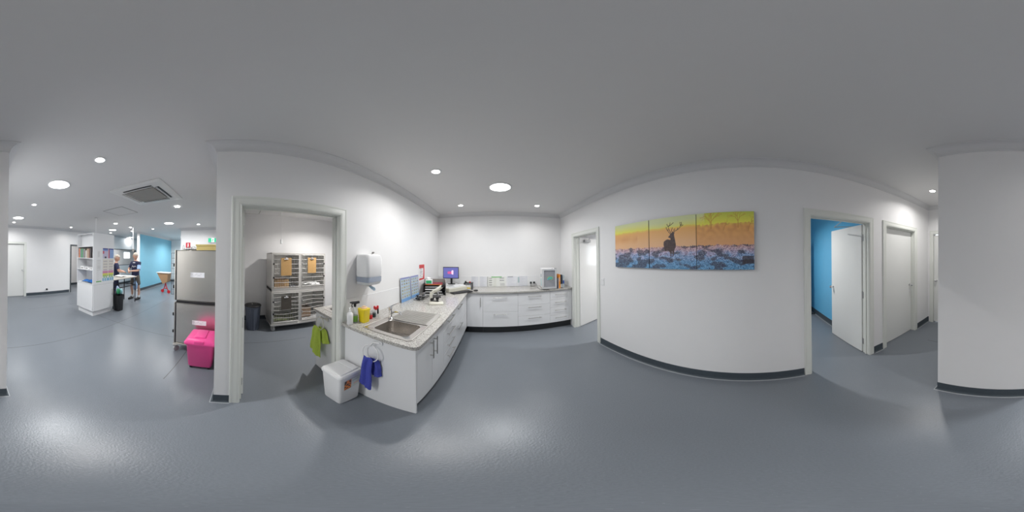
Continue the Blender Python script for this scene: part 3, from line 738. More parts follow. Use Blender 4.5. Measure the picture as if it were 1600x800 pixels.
# paper towel dispenser
t = thing('paper_towel_dispenser', 'white wall dispenser with blue-grey window and blue paper end hanging', 'towel dispenser', (-1.21, 1.27, 1.31))
R = lambda x1, a, b, z, r=.035: [(x, y, z) for x, y in rrect(XL+.001, x1, a, b, r, 5)]
mb = MB(); mb.loft([R(-1.125, 1.165, 1.385, 1.405), R(-1.115, 1.155, 1.395, 1.43), R(-1.115, 1.155, 1.395, 1.60), R(-1.125, 1.165, 1.385, 1.63), R(-1.15, 1.18, 1.37, 1.642)]); mb.build('cover', 'white', t, smooth=True)
mb = MB(); mb.loft([R(-1.119, 1.158, 1.392, 1.352), R(-1.118, 1.157, 1.393, 1.404)]); mb.build('window_band', 'smoke', t, smooth=True)
mb = MB(); mb.loft([R(-1.155, 1.18, 1.37, 1.315), R(-1.13, 1.166, 1.384, 1.326), R(-1.120, 1.159, 1.391, 1.3515)]); mb.build('lower_cup', mat('frosted_plastic', (.62, .64, .66), .3, var=.02), t, smooth=True)
mb = MB(); mb.lathe((-1.21, 1.27, 1.300), [(.001, 0), (.03, .001), (.035, .016)], 16, cap=True); mb.build('nozzle', 'warm', t, smooth=True)
mb = MB(); mb.loft([[(-1.20, 1.265, 1.302), (-1.19, 1.285, 1.302), (-1.205, 1.285, 1.300), (-1.215, 1.27, 1.300)], [(-1.18, 1.27, 1.275), (-1.165, 1.32, 1.28), (-1.19, 1.325, 1.276), (-1.20, 1.285, 1.272)], [(-1.175, 1.315, 1.243), (-1.168, 1.335, 1.25), (-1.185, 1.34, 1.248), (-1.19, 1.325, 1.243)]]); mb.build('paper_end', mat('pale_blue_paper', (.42, .58, .72), .8, var=.1), t)
t = thing('wall_hook', 'tiny grey hook on the wall just above the towel dispenser', 'hook', (XL, 1.43, 1.655))
mb = MB(); mb.cyl((XL, 1.43, 1.665), (XL+.012, 1.43, 1.665), .012); mb.sph((XL+.02, 1.43, 1.668), .010); mb.build('hook', 'warm', t, smooth=True)

# identification posters leaning against the splashback
def chart(tint, seed):
    rnd = random.Random(seed); cells = {}
    for r in range(6):
        for c in range(4): cells[(r, c)] = tuple(rnd.choice([(.35, .33, .18), (.42, .30, .30), (.30, .36, .30), (.5, .45, .3), (.3, .25, .35), (.2, .18, .15)]))
    def fn(u, v):
        if v > .93: return (.25, .27, .50)
        if v < .14: return (.18, .36, .66)
        if u < .05 or u > .95: return tint
        g = (v-.14)/.79*6; r = int(g); fr = g-r; h = (u-.05)/.9*4; c = int(h); fc = h-c
        if .2 < fr < .8 and .16 < fc < .84: return cells[(min(r, 5), min(c, 3))] if (.3 < fr < .7 and .3 < fc < .7) else (.42, .44, .34)
        return (.42, .52, .64)
    return fn
o = raster('identification_chart', (-1.262, 2.012, WT+.001), (0, .288, 0), (-.024, 0, .374), 48, 60, chart((.35, .45, .62), 1), .004); tag(o, 'left blue chart of small pictures leaning on the splashback', 'chart', 'blue picture charts')
o = raster('identification_chart', (-1.262, 2.318, WT+.001), (0, .285, 0), (-.024, 0, .374), 48, 60, chart((.38, .36, .62), 2), .004); tag(o, 'right purple-blue chart of small pictures, nearer the microscope', 'chart', 'blue picture charts')
def redp(u, v):
    if v > .76: return (.62, .06, .06) if not (.3 < v-.5 < .38 and .15 < u < .85 and int(u*22) % 2) else (.5, .04, .04)
    if v < .10 or u > .93: return (.72, .04, .04)
    if u > .80-.25*max(0, .45-v): return (.70, .04, .04)
    if int(v*34) % 3 == 0 and .15 < u < .55+.2*math.sin(v*40): return (.35, .35, .38)
    return (.80, .80, .80)
o = raster('safety_notice', (XL+.004, 2.675, 1.195), (0, .228, 0), (0, 0, .286), 40, 50, redp, .0035); tag(o, 'red and white notice on the wall above the paper trays', 'notice')

# ---- microscope
t = thing('microscope', 'cream binocular microscope with black stage on the worktop', 'microscope', (0, 0, 0))
R = lambda x0, x1, h, z, r=.02: [(x, y, z) for x, y in rrect(x0, x1, -h, h, r, 4)]
MB().loft([R(-.10, .105, .07, .0), R(-.102, .107, .072, .006), R(-.10, .105, .07, .022), R(-.095, .06, .062, .038), R(-.09, -.02, .05, .044)]).build('base', 'cream', t, smooth=True)
MB().poly3([(-.085, -.022, .042), (-.045, -.022, .042), (-.048, -.022, .14), (-.03, -.022, .165), (.03, -.022, .19), (.03, -.022, .225), (-.05, -.022, .20), (-.088, -.022, .165)], (0, .044, 0)).build('arm', 'cream', t)
mb = MB(); mb.cyl((-.06, -.045, .075), (-.06, .045, .075), .02, n=18); mb.cyl((-.06, -.055, .075), (-.06, .055, .075), .012, n=14); mb.build('focus_knob', 'black', t, smooth=True)
mb = MB(); mb.box((-.045, -.06, .105), (.07, .06, .115), .002); mb.box((-.045, -.02, .06), (-.028, .02, .112)); mb.cyl((.02, 0, .065), (.02, 0, .103), .022); mb.build('stage', 'black', t)
mb = MB(); mb.cyl((.02, 0, .04), (.02, 0, .055), .022, .018); mb.build('lamp_housing', 'black', t, smooth=True)
mb = MB(); mb.cyl((.02, 0, .175), (.02, 0, .192), .026); 
for a in (-.6, .5, 1.7): mb.cyl((.02+.012*math.cos(a), .012*math.sin(a), .18), (.02+.022*math.cos(a), .022*math.sin(a), .132), .009, .006)
mb.build('nosepiece', 'chrome', t, smooth=True)
mb = MB(); mb.box((-.03, -.026, .19), (.055, .026, .235), .01, rot=Matrix.Rotation(-.5, 3, 'Y')); mb.cyl((.02, 0, .21), (.085, 0, .265), .028, .026); mb.build('head', 'cream', t, smooth=True)
for s_ in (-1, 1): MB().cyl((.08, s_*.027, .258), (.125, s_*.03, .298), .014, .013).build('eyepiece', 'black', t, smooth=True)
t.location = (-.80, 2.19, WT); rotz(t, math.radians(20))

# ---- cable tangle
mb = MB(); rnd = random.Random(4)
for k in range(5):
    cx, cy = -1.10+rnd.uniform(-.03, .03), 2.38+rnd.uniform(-.05, .05); a0 = rnd.random()*6; pts = []
    for i in range(26):
        a = a0+i*.36; r = .05+.02*math.sin(i*.9+k); pts.append((cx+r*math.cos(a)*1.1, cy+r*math.sin(a)*1.3, WT+.006+.012*k+.01*abs(math.sin(i*.5))))
    mb.tube(pts, .0045, n=6)
t = thing('cable_tangle', 'tangle of black and silver leads between the chart and the microscope', 'cable', (-1.1, 2.4, WT))
mb.build('cable', 'black', t, smooth=True)
for i, (x, y, a) in enumerate(((-1.11, 2.33, .3), (-1.06, 2.42, 1.2), (-1.16, 2.40, 2.2), (-1.05, 2.35, 2.7), (-1.12, 2.47, .8))):
    mb = MB(); d = Vector((math.cos(a), math.sin(a), 0)); p = Vector((x, y, WT+.065+.004*i)); mb.tube([p-d*.03, p, p+d*.03], [.006, .011, .004]); mb.build('silver_clip', 'chrome', t, smooth=True)
o = MB().tube([(-1.2, 2.27, WT+.004), (-1.08, 2.23, WT+.004), (-.98, 2.26, WT+.004), (-.94, 2.33, WT+.004), (-.96, 2.45, WT+.008)], .0035).build('loose_lead', 'warm', t, smooth=True)

# ---- paper tray organiser
t = thing('document_tray_organiser', 'black document trays with grey rounded side behind the microscope', 'document tray', (0, 0, 0))
MB().box((-.20, -.13, 0), (-.192, .13, .20), .002).build('side_panel', 'black', t)
pts = [(.19, -.15, 0), (.19, .14, 0), (.19, .14, .27)] + [(.19, -.09+.06*math.cos(a), .21+.06*math.sin(a)) for a in [PI/2+i*PI/2/6 for i in range(7)]] 
MB().poly3(pts, (.008, 0, 0)).build('side_panel', 'warm', t)
MB().box((-.19, .125, 0), (.188, .133, .27), .002).build('back_panel', 'warm', t)
for i in range(5):
    z = .004+.045*i
    tr = MB().box((-.19, -.125, z), (.186, .124, z+.005)).build('tray', 'black', t)
    if i < 4:
        MB().box((-.17, -.12+.01*(i % 2), z+.006), (.15-.02*i, .115, z+.016+.004*(i % 3))).build('paper_stack', 'paper', tr)
t.location = (-1.06, 2.825, WT); rotz(t, math.radians(22))
ORG = (t.location.copy(), t.rotation_euler[2])
def on(o_, x, y): return (o_[0].x+x*math.cos(o_[1])-y*math.sin(o_[1]), o_[0].y+x*math.sin(o_[1])+y*math.cos(o_[1]))
px, py = on(ORG, -.01, 0)
t = thing('folder_stack', 'maroon and orange folders lying on top of the document trays', 'folder', (0, 0, 0))
MB().box((-.15, -.12, 0), (.15, .10, .006)).build('orange_folder', mat('orange_card', (.75, .25, .03), .6, var=.05), t)
MB().box((-.16, -.11, .0065), (.16, .115, .014)).build('maroon_folder', mat('maroon_card', (.24, .03, .05), .6, var=.05), t)
t.location = (px, py, WT+.190); rotz(t, ORG[1])
px, py = on(ORG, -.10, -.03)
t = thing('tissue_box', 'green and white tissue box on top of the document trays', 'tissue box', (0, 0, 0))
MB().box((-.065, -.055, 0), (.065, .055, .07), .002).build('carton', mat('white_carton', (.75, .78, .76), .6, var=.03), t)
MB().box((-.055, -.0565, .008), (.045, -.0552, .062)).build('front_print', 'green', t)
mb = MB(); mb.loft([[(-.02, -.01, .07), (.03, -.012, .07), (.03, .012, .07), (-.02, .01, .07)], [(-.035, -.02, .10), (.02, -.01, .095), (.03, .02, .105), (-.02, .02, .095)], [(-.03, -.005, .12), (-.01, -.002, .11), (0, .008, .112), (-.025, .006, .118)]]); mb.build('tissue', 'paper', t, smooth=True)
t.location = (px, py, WT+.205); rotz(t, ORG[1])

# ---- analyser, monitor, keyboard, mouse, riser
t = thing('bench_analyser', 'long white bench analyser behind the keyboard', 'analyser', (0, 0, 0))
mb = MB(); mb.box((-.24, -.11, .004), (.24, .11, .085), .012); mb.build('body', 'cream', t)
MB().poly3([(-.22, -.10, .085), (.05, -.10, .085), (.05, -.10, .10), (-.20, -.10, .115)], (0, .2, 0)).build('cover', 'white', t)
MB().box((-.17, -.03, .108), (-.04, .05, .112), .001, rot=Matrix.Rotation(.06, 3, 'Y')).build('display', mat('grey_green_lcd', (.20, .24, .20), .3, var=.05), t)
MB().box((.08, -.09, .085), (.22, .09, .105), .006).build('tray_cover', 'white', t)
t.location = (-.765, 3.225, WT); rotz(t, math.radians(54))
t = thing('computer_monitor', 'small black monitor showing a purple screen on the bench corner', 'monitor', (-.93, 3.50, WT))
MB().box((-1.07, 3.44, WT), (-.80, 3.66, WT+.085), .006).build('stand_box', 'white', t)
mb = MB(); mb.lathe((-.92, 3.53, WT+.0855), [(.085, 0), (.085, .006), (.03, .014), (.02, .016)], 28); mb.box((-.94, 3.525, WT+.09), (-.90, 3.55, WT+.22), .004); mb.build('stand', 'black', t, smooth=True)
t2 = thing('screen_tmp', '', '', (0, 0, 0)); 
sc = bpy.data.objects['screen_tmp']; bpy.data.objects.remove(sc)
A = math.radians(6)
mb = MB(); mb.box((-.175, -.012, -.13), (.175, .022, .13), .005); mb.xf(Matrix.Translation((-.925, 3.50, 1.275)) @ Matrix.Rotation(A, 4, 'Z')); cs = mb.build('casing', 'black', t)
def scr(u, v):
    x = (u-.5)*1.3; y = v-.5
    if abs(y-.02) < .12 and -.28 < x < .05:
        k = int((x+.28)*26); 
        if (k*7+int(v*40)*3) % 5 < 3: return (.75, .06, .16)
    if .06 < x < .22 and abs(y-.04) < .22-.7*abs(x-.16): 
        return (.82, .70, .80) if int(v*44) % 3 else (.6, .15, .45)
    return (.10, .105, .33)
u_ = Vector((math.cos(A), math.sin(A), 0)); n_ = Vector((math.sin(A), -math.cos(A), 0))
o0 = Vector((-.925, 3.50, 1.275)) - u_*.163 + n_*.0135 + Vector((0, 0, -.115)); raster('screen', o0, u_*.326, (0, 0, .230), 68, 46, scr, .0012, cs, 'screen', (.01, .01, .01))
t = thing('keyboard', 'black keyboard at the inner corner of the worktop', 'keyboard', (0, 0, 0))
kb = MB().box((-.215, -.075, 0), (.215, .075, .016), .005).build('base', 'black', t)
mb = MB()
for r in range(5):
    for c in range(16): mb.box((-.205+c*.0255, -.064+r*.026, .016), (-.205+c*.0255+.021, -.064+r*.026+.021, .021))
mb.build('keys', mat('dark_keys', (.035, .035, .04), .5, var=.1), t)
t.location = (-.598, 3.06, WT); rotz(t, math.radians(43))
t = thing('computer_mouse', 'black computer mouse right of the keyboard', 'mouse', (0, 0, 0))
MB().sph((0, 0, .0165), .05, (1, .62, .33), 16).build('body', 'black', t, smooth=True); MB().cyl((.02, -.004, .030), (.02, .004, .030), .006, n=10).build('wheel', 'warm', t)
t.location = (-.345, 3.235, WT); rotz(t, .4)
t = thing('small_riser_shelf', 'low black riser shelf against the splashback right of the monitor', 'riser', (-.53, 3.5, WT))
MB().box((-.615, 3.38, WT+.125), (-.43, 3.56, WT+.14), .003).build('top', 'black', t)
for x in (-.605, -.44): MB().box((x-.006, 3.37, WT), (x+.006, 3.55, WT+.125)).build('leg', 'black', t)
t = thing('test_kit_box', 'white and yellow box under the black riser shelf', 'box', (-.54, 3.45, WT)); MB().box((-.585, 3.41, WT), (-.47, 3.52, WT+.10), .002).build('carton', 'white', t); MB().box((-.580, 3.408, WT+.015), (-.475, 3.410, WT+.04)).build('yellow_band', 'yellow', t)
for i, (x, y, r, h, m, lb) in enumerate(((-.585, 3.44, .018, .03, 'black', 'short black pot at the left on the riser shelf'), (-.55, 3.47, .02, .025, 'cream', 'low cream pot in the middle of the riser shelf'), (-.49, 3.43, .016, .022, 'red', 'small red pot at the right on the riser shelf'))):
    o = MB().lathe((x, y, WT+.1405), [(r*.8, 0), (r, .004), (r, h), (r*.7, h+.006), (.001, h+.007)], 16).build('small_pot', m, smooth=True); tag(o, lb, 'pot', 'pots on the riser shelf')

# ---- laminated sheets on the back splash
def sheet(kind, seed):
    rnd = random.Random(seed)
    def fn(u, v):
        r = int(v*30); 
        if kind == 'board':
            if v > .90 and .22 < u < .8: return (.20, .50, .18)
            if u < .025: return (.15, .15, .15)
            if .08 < u < .25 and int(v*9) % 2 and .1 < v < .85 and (int(u*60)+r) % 3: return (.18, .18, .18)
            if .32 < u < .5 and r % 4 == 1: return (.55, .55, .45)
            if .68 < u < .92 and int(v*9) % 2 and .45 < v < .9 and (int(u*50)+r) % 3: return (.22, .22, .26)
            if .7 < u < .95 and .06 < v < .35 and (int(u*60)+r) % 2: return (.4, .4, .42)
            return (.74, .75, .72)
        if v > .9 and .1 < u < .6 and kind == 'list': return (.35, .36, .40)
        if kind == 'list2' and u < .18 and .35 < v < .9: return (.42, .52, .55)
        if r % 2 and .08 < u < .45+.4*((seed*7+r*13) % 10)/10: return (.60, .61, .66)
        return (.73, .74, .78)
    return fn
for x0, x1, k, sd, lb in ((-.506, -.343, 'text', 1, 'leftmost white printed sheet on the back splashback'), (-.314, -.150, 'text', 2, 'pale printed sheet just left of the green-headed chart'),
    (-.130, .287, 'board', 3, 'wide laminated chart with green heading on the back splashback'), (.315, .555, 'list', 4, 'printed list just right of the green-headed chart'), (.570, .80, 'list2', 5, 'printed list with a blue-grey block beside the power point')):
    o = raster('laminated_sheet', (x0, 3.744, WT+.004), (x1-x0, 0, 0), (0, .006, .234), int((x1-x0)*200), 60, sheet(k, sd), .002); tag(o, lb, 'notice sheet', 'sheets on the splashback')

# ---- power points and switch
def outlet(n, loc, size, out, label, plugs=()):
    t = thing('power_point' if n else 'light_switch', label, 'power point' if n else 'switch', loc)
    x, y, z = loc; wd, h = size; o = Vector(out)
    a = Vector((x, y, z)); s_ = Vector((abs(o.y), abs(o.x), 0))*wd/2
    lo = a-s_-Vector((0, 0, h/2)); hi = a+s_+Vector((0, 0, h/2))+o*.009
    MB().box([min(l_, m_) for l_, m_ in zip(lo, hi)], [max(l_, m_) for l_, m_ in zip(lo, hi)], .002).build('plate', 'white', t)
    q = a+o*.0095
    for k in (-.25, .25):
        c = q+Vector((abs(o.y), abs(o.x), 0))*wd*k+Vector((0, 0, h*.22))
        MB().box(c-Vector((.006, .006, .009)), c+Vector((.006, .006, .009)), .001).build('rocker', 'white', t)
    return t
t = outlet(1, (.918, 3.753, 1.01), (.13, .075), (0, -1, 0), 'double power point with two black plugs left of the fridge')
for i, (x, lb) in enumerate(((.875, 'upright black plug in the left socket'), (.955, 'black plug with lead running to the glass-door fridge'))):
    p_ = thing('power_plug', lb, 'plug', (x, 3.735, 1.0), 'plugs in the power point')
    MB().box((x-.02, 3.70, .985), (x+.02, 3.742, 1.03), .008).build('plug_body', 'black', p_, smooth=True)
    pts = [(x, 3.70, .99), (x-.01, 3.68, .95), (x-.03, 3.66, WT+.006), (x-.01, 3.64, WT+.006), (x+.10, 3.62, WT+.006)] if i == 0 else [(x, 3.70, 1.0), (x+.03, 3.66, .985), (x+.03, 3.60, .95), (x+.005, 3.42, WT+.006), (x-.005, 3.25, WT+.006), (x+.03, 3.15, WT+.006), (x+.16, 3.13, WT+.006)]
    MB().tube(pts, .004).build('lead', 'black', p_, smooth=True)
outlet(1, (-.83, 3.753, 1.05), (.12, .075), (0, -1, 0), 'double power point in the corner behind the monitor')
outlet(0, (XR, 2.087, 1.19), (.075, .118), (-1, 0, 0), 'white light switch plate on the wall left of the pictures')
outlet(1, (-2.539, -5.9, .23), (.12, .075), (0, 1, 0), 'far wall power point low beside the closed far door')
p_ = thing('power_plug', 'black plug in the low far wall power point', 'plug', (-2.54, -5.89, .2)); MB().box((-2.56, -5.89, .2), (-2.50, -5.85, .26), .006).build('plug_body', 'black', p_)

# ---- small glass door fridge
t = thing('glass_door_fridge', 'small white countertop fridge with glass door and teal oval logo', 'fridge', (0, 0, 0))
mb = MB(); mb.box((-.15, .03, .01), (.15, .40, .43), .008); bd = mb.build('cabinet_body', 'white', t)
mb = MB(); mb.box((-.12, .029, .05), (.12, .0296, .39)); mb.build('dark_interior', mat('fridge_interior', (.58, .59, .62), .4, var=.05), bd)
mb = MB()
rframe(mb, (-.15, -.012, .01), (.15, .024, .43), .034, 1, .002)
dr = mb.build('door', mat('silver_door_frame', (.62, .63, .65), .35, .2, var=.03), t)
MB().box((-.116, .002, .049), (.116, .008, .391)).build('door_glass', mat('tinted_fridge_glass', (.45, .46, .50), .08, alpha=.4, var=.03), dr)
mb = MB(); mb.loft([[(.012+.062*math.cos(2*PI*k/28), .0015, .235+.036*math.sin(2*PI*k/28)) for k in range(28)], [(.012+.062*math.cos(2*PI*k/28), .0005, .235+.036*math.sin(2*PI*k/28)) for k in range(28)]]); mb.build('logo_border', mat('yellow_green_print', (.55, .66, .15), .5, var=.03), dr)
mb = MB(); mb.loft([[(.012+.054*math.cos(2*PI*k/28), .0002, .235+.029*math.sin(2*PI*k/28)) for k in range(28)], [(.012+.054*math.cos(2*PI*k/28), -.0008, .235+.029*math.sin(2*PI*k/28)) for k in range(28)]]); lg = mb.build('oval_logo', mat('teal_print', (.01, .36, .34), .5, var=.03), dr)
mb = MB(); 
for i in range(7): mb.box((-.026+i*.011, -.0016, .230+(.002 if i % 2 else 0)), (-.026+i*.011+.007, -.001, .240+(.003 if i in (1, 4) else 0)))
mb.build('logo_lettering', 'white', lg)
mb = MB(); mb.poly3([(-.045, .0012, .20), (-.01, .0012, .205), (-.02, .0012, .232), (-.05, .0012, .225)], (0, -.0008, 0)); mb.build('logo_leaf', mat('sky_print', (.2, .62, .72), .5, var=.03), dr)
MB().box((.10, -.01, .43), (.145, .02, .436)).build('door_latch', 'black', t); MB().box((.05, 0, .43), (.065, .015, .437)).build('hinge_cap', 'black', t)
mb = MB(); mb.poly3([(-.1505, .10, .06), (-.1505, .22, .05), (-.1505, .24, .20), (-.1505, .14, .22)], (-.0008, 0, 0)); mb.build('side_print', mat('aqua_print', (.45, .72, .74), .5, var=.1), bd)
mb = MB(); mb.poly3([(-.1507, .14, .25), (-.1507, .20, .24), (-.1507, .21, .30), (-.1507, .15, .32)], (-.0008, 0, 0)); mb.build('side_lettering', mat('slate_print', (.15, .25, .28), .5, var=.2), bd)
for x in (-.12, .12): MB().box((x-.015, .02, 0), (x+.015, .38, .012)).build('foot', 'rub', t)
t.location = (1.150, 3.185, WT); rotz(t, math.radians(-9))

# ---- binders and books right of the fridge
bk = [(1.345, .012, .22, (.35, .36, .42), 'thin grey book squeezed between the fridge and orange binder'), (1.362, .036, .30, (.85, .30, .03), 'orange binder standing right of the fridge'),
      (1.406, .022, .285, (.03, .035, .05), 'first black binder right of the orange one'), (1.434, .022, .285, (.02, .03, .06), 'second black binder, before the blue one'), (1.462, .045, .28, (.55, .62, .64), 'pale binder with blue spine label at the right end')]
for i, (x, wd, h, c, lb) in enumerate(bk):
    t = thing('binder', lb, 'book', (x+wd/2, 3.29, WT), 'binders beside the fridge'); y0 = 3.19+.010*i
    mb = MB(); mb.box((x, y0, WT), (x+.002, y0+.20, WT+h)); mb.box((x+wd-.002, y0, WT), (x+wd, y0+.20, WT+h)); mb.box((x, y0-.001, WT), (x+wd, y0+.002, WT+h), .0008); cv = mb.build('cover', mat('binder_colour', c, .5, var=.06), t)
    MB().box((x+.0025, y0+.004, WT+.004), (x+wd-.0025, y0+.19, WT+h-.01)).build('pages', 'paper', t)
    if i == 1: MB().box((x+.006, y0-.0025, WT+.15), (x+wd-.006, y0-.0012, WT+.24)).build('spine_label', mat('peach_label', (.85, .5, .3), .5, var=.03), cv)
    if i == 4: MB().box((x+.004, y0-.0025, WT+.09), (x+wd-.004, y0-.0012, WT+.16)).build('spine_label', mat('cobalt_label', (.03, .09, .35), .5, var=.03), cv)
    if i in (2, 3): MB().box((x+.004, y0-.0025, WT+.01), (x+wd-.004, y0-.0012, WT+.09)).build('spine_label', 'paper', cv)

# ------------------------------------------------------------ three canvas prints of a stag in a frosty heath
BODY = [(1.435, .608), (1.472, .641), (1.484, .667), (1.514, .687), (1.543, .697), (1.584, .692), (1.566, .667), (1.568, .629), (1.582, .564), (1.598, .479), (1.601, .427), (1.579, .375), (1.564, .344), (1.558, .291), (1.554, .249), (1.531, .249), (1.529, .302), (1.524, .345), (1.514, .329), (1.511, .244), (1.483, .25), (1.478, .314), (1.455, .336), (1.437, .358), (1.407, .359), (1.394, .337), (1.364, .349), (1.352, .404), (1.335, .47), (1.342, .524), (1.386, .555), (1.428, .568), (1.47, .558), (1.492, .559), (1.489, .581), (1.465, .593)]
ANT = [[(1.49, .672), (1.455, .702), (1.425, .743), (1.401, .784), (1.402, .808)], [(1.502, .688), (1.473, .728), (1.45, .779), (1.444, .819), (1.427, .831), (1.417, .866)], [(1.444, .819), (1.475, .838), (1.487, .886)], [(1.463, .822), (1.505, .846), (1.552, .881)], [(1.425, .743), (1.443, .753)], [(1.526, .699), (1.515, .73), (1.53, .783)], [(1.532, .696), (1.567, .71), (1.613, .727), (1.659, .75), (1.694, .785), (1.7, .821), (1.689, .876)], [(1.7, .811), (1.722, .835), (1.717, .873)], [(1.716, .799), (1.75, .822)], [(1.567, .71), (1.565, .737), (1.579, .757)], [(1.631, .737), (1.648, .772)]]
def inpoly(x, y, P):
    r = False; j = len(P)-1
    for i in range(len(P)):
        if (P[i][1] > y) != (P[j][1] > y) and x < (P[j][0]-P[i][0])*(y-P[i][1])/(P[j][1]-P[i][1])+P[i][0]: r = not r
        j = i
    return r
def segd(x, y, a, b):
    dx, dy = b[0]-a[0], b[1]-a[1]; L = dx*dx+dy*dy; k = max(0, min(1, ((x-a[0])*dx+(y-a[1])*dy)/L)); return math.hypot(x-a[0]-k*dx, y-a[1]-k*dy)
TREES = []
rt = random.Random(12)
def grow(x, y, a, L, w_):
    x2, y2 = x+L*math.cos(a), y+L*math.sin(a); TREES.append(((x, y), (x2, y2), w_))
    if L > .028:
        for k in range(3 if L > .07 else 2): grow(x2, y2, a+rt.uniform(-.75, .75), L*rt.uniform(.6, .8), w_*.65)
grow(2.265, .72, PI/2, .12, .011); grow(2.27, .75, PI/2+.3, .10, .008); grow(2.73, .72, PI/2, .11, .008); grow(2.9, .66, PI/2-.2, .09, .006); grow(2.48, .68, 1.3, .06, .005)
def N(x, y, s, z=0.): return noise.noise((x*s, y*s, z))
YE, GR, OR, DO, PK = (.90, .84, .12), (.72, .76, .42), (.92, .48, .14), (.74, .30, .13), (.62, .32, .30)
def art(U_, v):
    fade = lerp((0,)*3, (1,)*3, 1)
    ridge = .80 + .03*N(U_, 0, 3, 1)+.015*N(U_, 0, 12, 2) + (.03*N(U_, 0, 30, 3) if U_ > 2 else 0)
    hz = .425 + .02*N(U_, 0, 9, 4)+.018*N(U_, v, 40, 5)
    if inpoly(U_, v, BODY) and not (v < .36 and N(U_, v, 60, 9) > .15 and v < .30):
        k = .5+.5*N(U_, v, 25, 7)
        return lerp((.05, .035, .04), (.13, .085, .08), k)
    if 1.38 < U_ < 1.78 and .66 < v < .9:
        for st in ANT:
            for a, b in zip(st, st[1:]):
                if segd(U_, v, a, b) < .0058: return (.09, .05, .035)
    if v > hz:
        if v > ridge:
            k = (v-ridge)/(1-ridge); c = lerp(YE, GR, k*1.1 + (.35 if 1 < U_ < 2 else 0)+.15*N(U_, v, 4, 6)) if U_ < 2.15 else lerp(YE, (.62, .66, .10), k)
        else:
            k = (ridge-v)/(ridge-hz)
            warm = .5+.5*N(U_, v, 5, 8)
            c = lerp(lerp(YE, OR, min(1, k*5+.3)), (.90, .55, .32) if U_ < 2 else (.84, .45, .22), k)
            if U_ < .7 and .2 < k < .75: c = lerp(c, DO, .75*(1-abs(k-.45)/.3)*max(0, warm))
            if U_ > 2: c = lerp(c, (.70, .30, .12), .7*(1-k)*(.6+1.2*N(U_, v, 14, 3)))
        if U_ > 1.95 and v > .6:
            for a, b, w_ in TREES:
                if abs(a[0]-U_) < .16 and segd(U_, v, a, b) < w_: return lerp(c, (.60, .26, .06), .6)
        return c
    d = (hz-v)/.43
    wu = U_+.03*N(U_, v, 9, 21); wv = v*1.8+.05*N(U_, v, 9, 22)
    n1 = N(wu, wv, 7, 11); n2 = N(wu, wv, 17, 12); n3 = N(U_, v*2.6, 4, 13); n4 = N(wu, wv, 48, 14); n5 = N(U_, v*1.3, 95, 15)
    top = lerp((.74, .36, .30), (.50, .42, .62), d*4)
    blue = lerp((.26, .36, .66), (.08, .32, .60), d)
    c = lerp(top, blue, (d-.20+.4*n1)*4)
    dark = (.06, .055, .08)
    k = n1*1.1+n3*1.7+(.38 if U_ < .8 else .0)*min(1, d*2.5)+.25*d-.12
    c = lerp(c, dark, min(.88, max(0, k*2.4)))
    t_ = n2*.5+n4*.9+n5*.9+.06
    hi = (.86, .74, .76) if d < .25 else (.62, .72, .88) if d < .6 else (.35, .60, .82)
    c = lerp(c, hi, min(.75, max(0, t_)*1.5)*(1-.55*min(1, max(0, k*2.4)))) if t_ > 0 else lerp(c, (.06, .05, .11), min(.8, -t_*1.6))
    if 2.8 < U_ < 2.99 and .1 < v < .235: c = lerp(c, (.05, .035, .04), .8)
    return c
art_lab = ['left canvas print, misty orange heath without the stag', 'middle canvas print showing the stag with large antlers', 'right canvas print with bare trees on a yellow sky']
for k in range(3):
    t = thing('canvas_print', art_lab[k], 'picture', (XR-.015, 1.44-.6*k, 1.45), 'three canvas prints making one picture')
    yA = 1.742-.6*k-(.003 if k else 0)
    raster('printed_canvas', (XR-.033, yA, 1.45), (0, -.594, 0), (0, 0, .595), 210, 210, lambda u, v, k=k: art(k+u, v), .001, t, 'print', (.04, .04, .05))
    mb = MB(); mb.box((XR-.0318, yA-.593, 1.451), (XR-.0005, yA-.001, 2.044)); mb.build('stretcher_frame', mat('canvas_side', (.07, .05, .06), .7, var=.3, vscale=20), t)

# ------------------------------------------------------------ cage banks
def castor(x, y, parent, m='whiterub', a=0.):
    """swivel castor, wheel 0.1 m, top plate at z .135"""
    mb = MB(); mb.box((x-.035, y-.03, .125), (x+.035, y+.03, .135)); mb.cyl((x, y, .112), (x, y, .125), .022, n=14)
    d = Vector((math.cos(a), math.sin(a), 0)); n = Vector((-d.y, d.x, 0)); c = Vector((x, y, 0))-d*.02+Vector((0, 0, .05))
    for s_ in (-1, 1):
        p = c+n*.02*s_; mb.loft([[p+Vector((0, 0, -.012)), p+d*.012, Vector((x, y, .113))+d*.02+n*.02*s_, Vector((x, y, .113))-d*.025+n*.02*s_, p-d*.012], [q+n*.003*s_ for q in (p+Vector((0, 0, -.012)), p+d*.012, Vector((x, y, .113))+d*.02+n*.02*s_, Vector((x, y, .113))-d*.025+n*.02*s_, p-d*.012)]])
    f = mb.build('castor', 'grey', parent)
    w_ = MB(); w_.cyl(c-n*.014, c+n*.014, .05, n=24); w_.build('wheel', m, f, smooth=True)
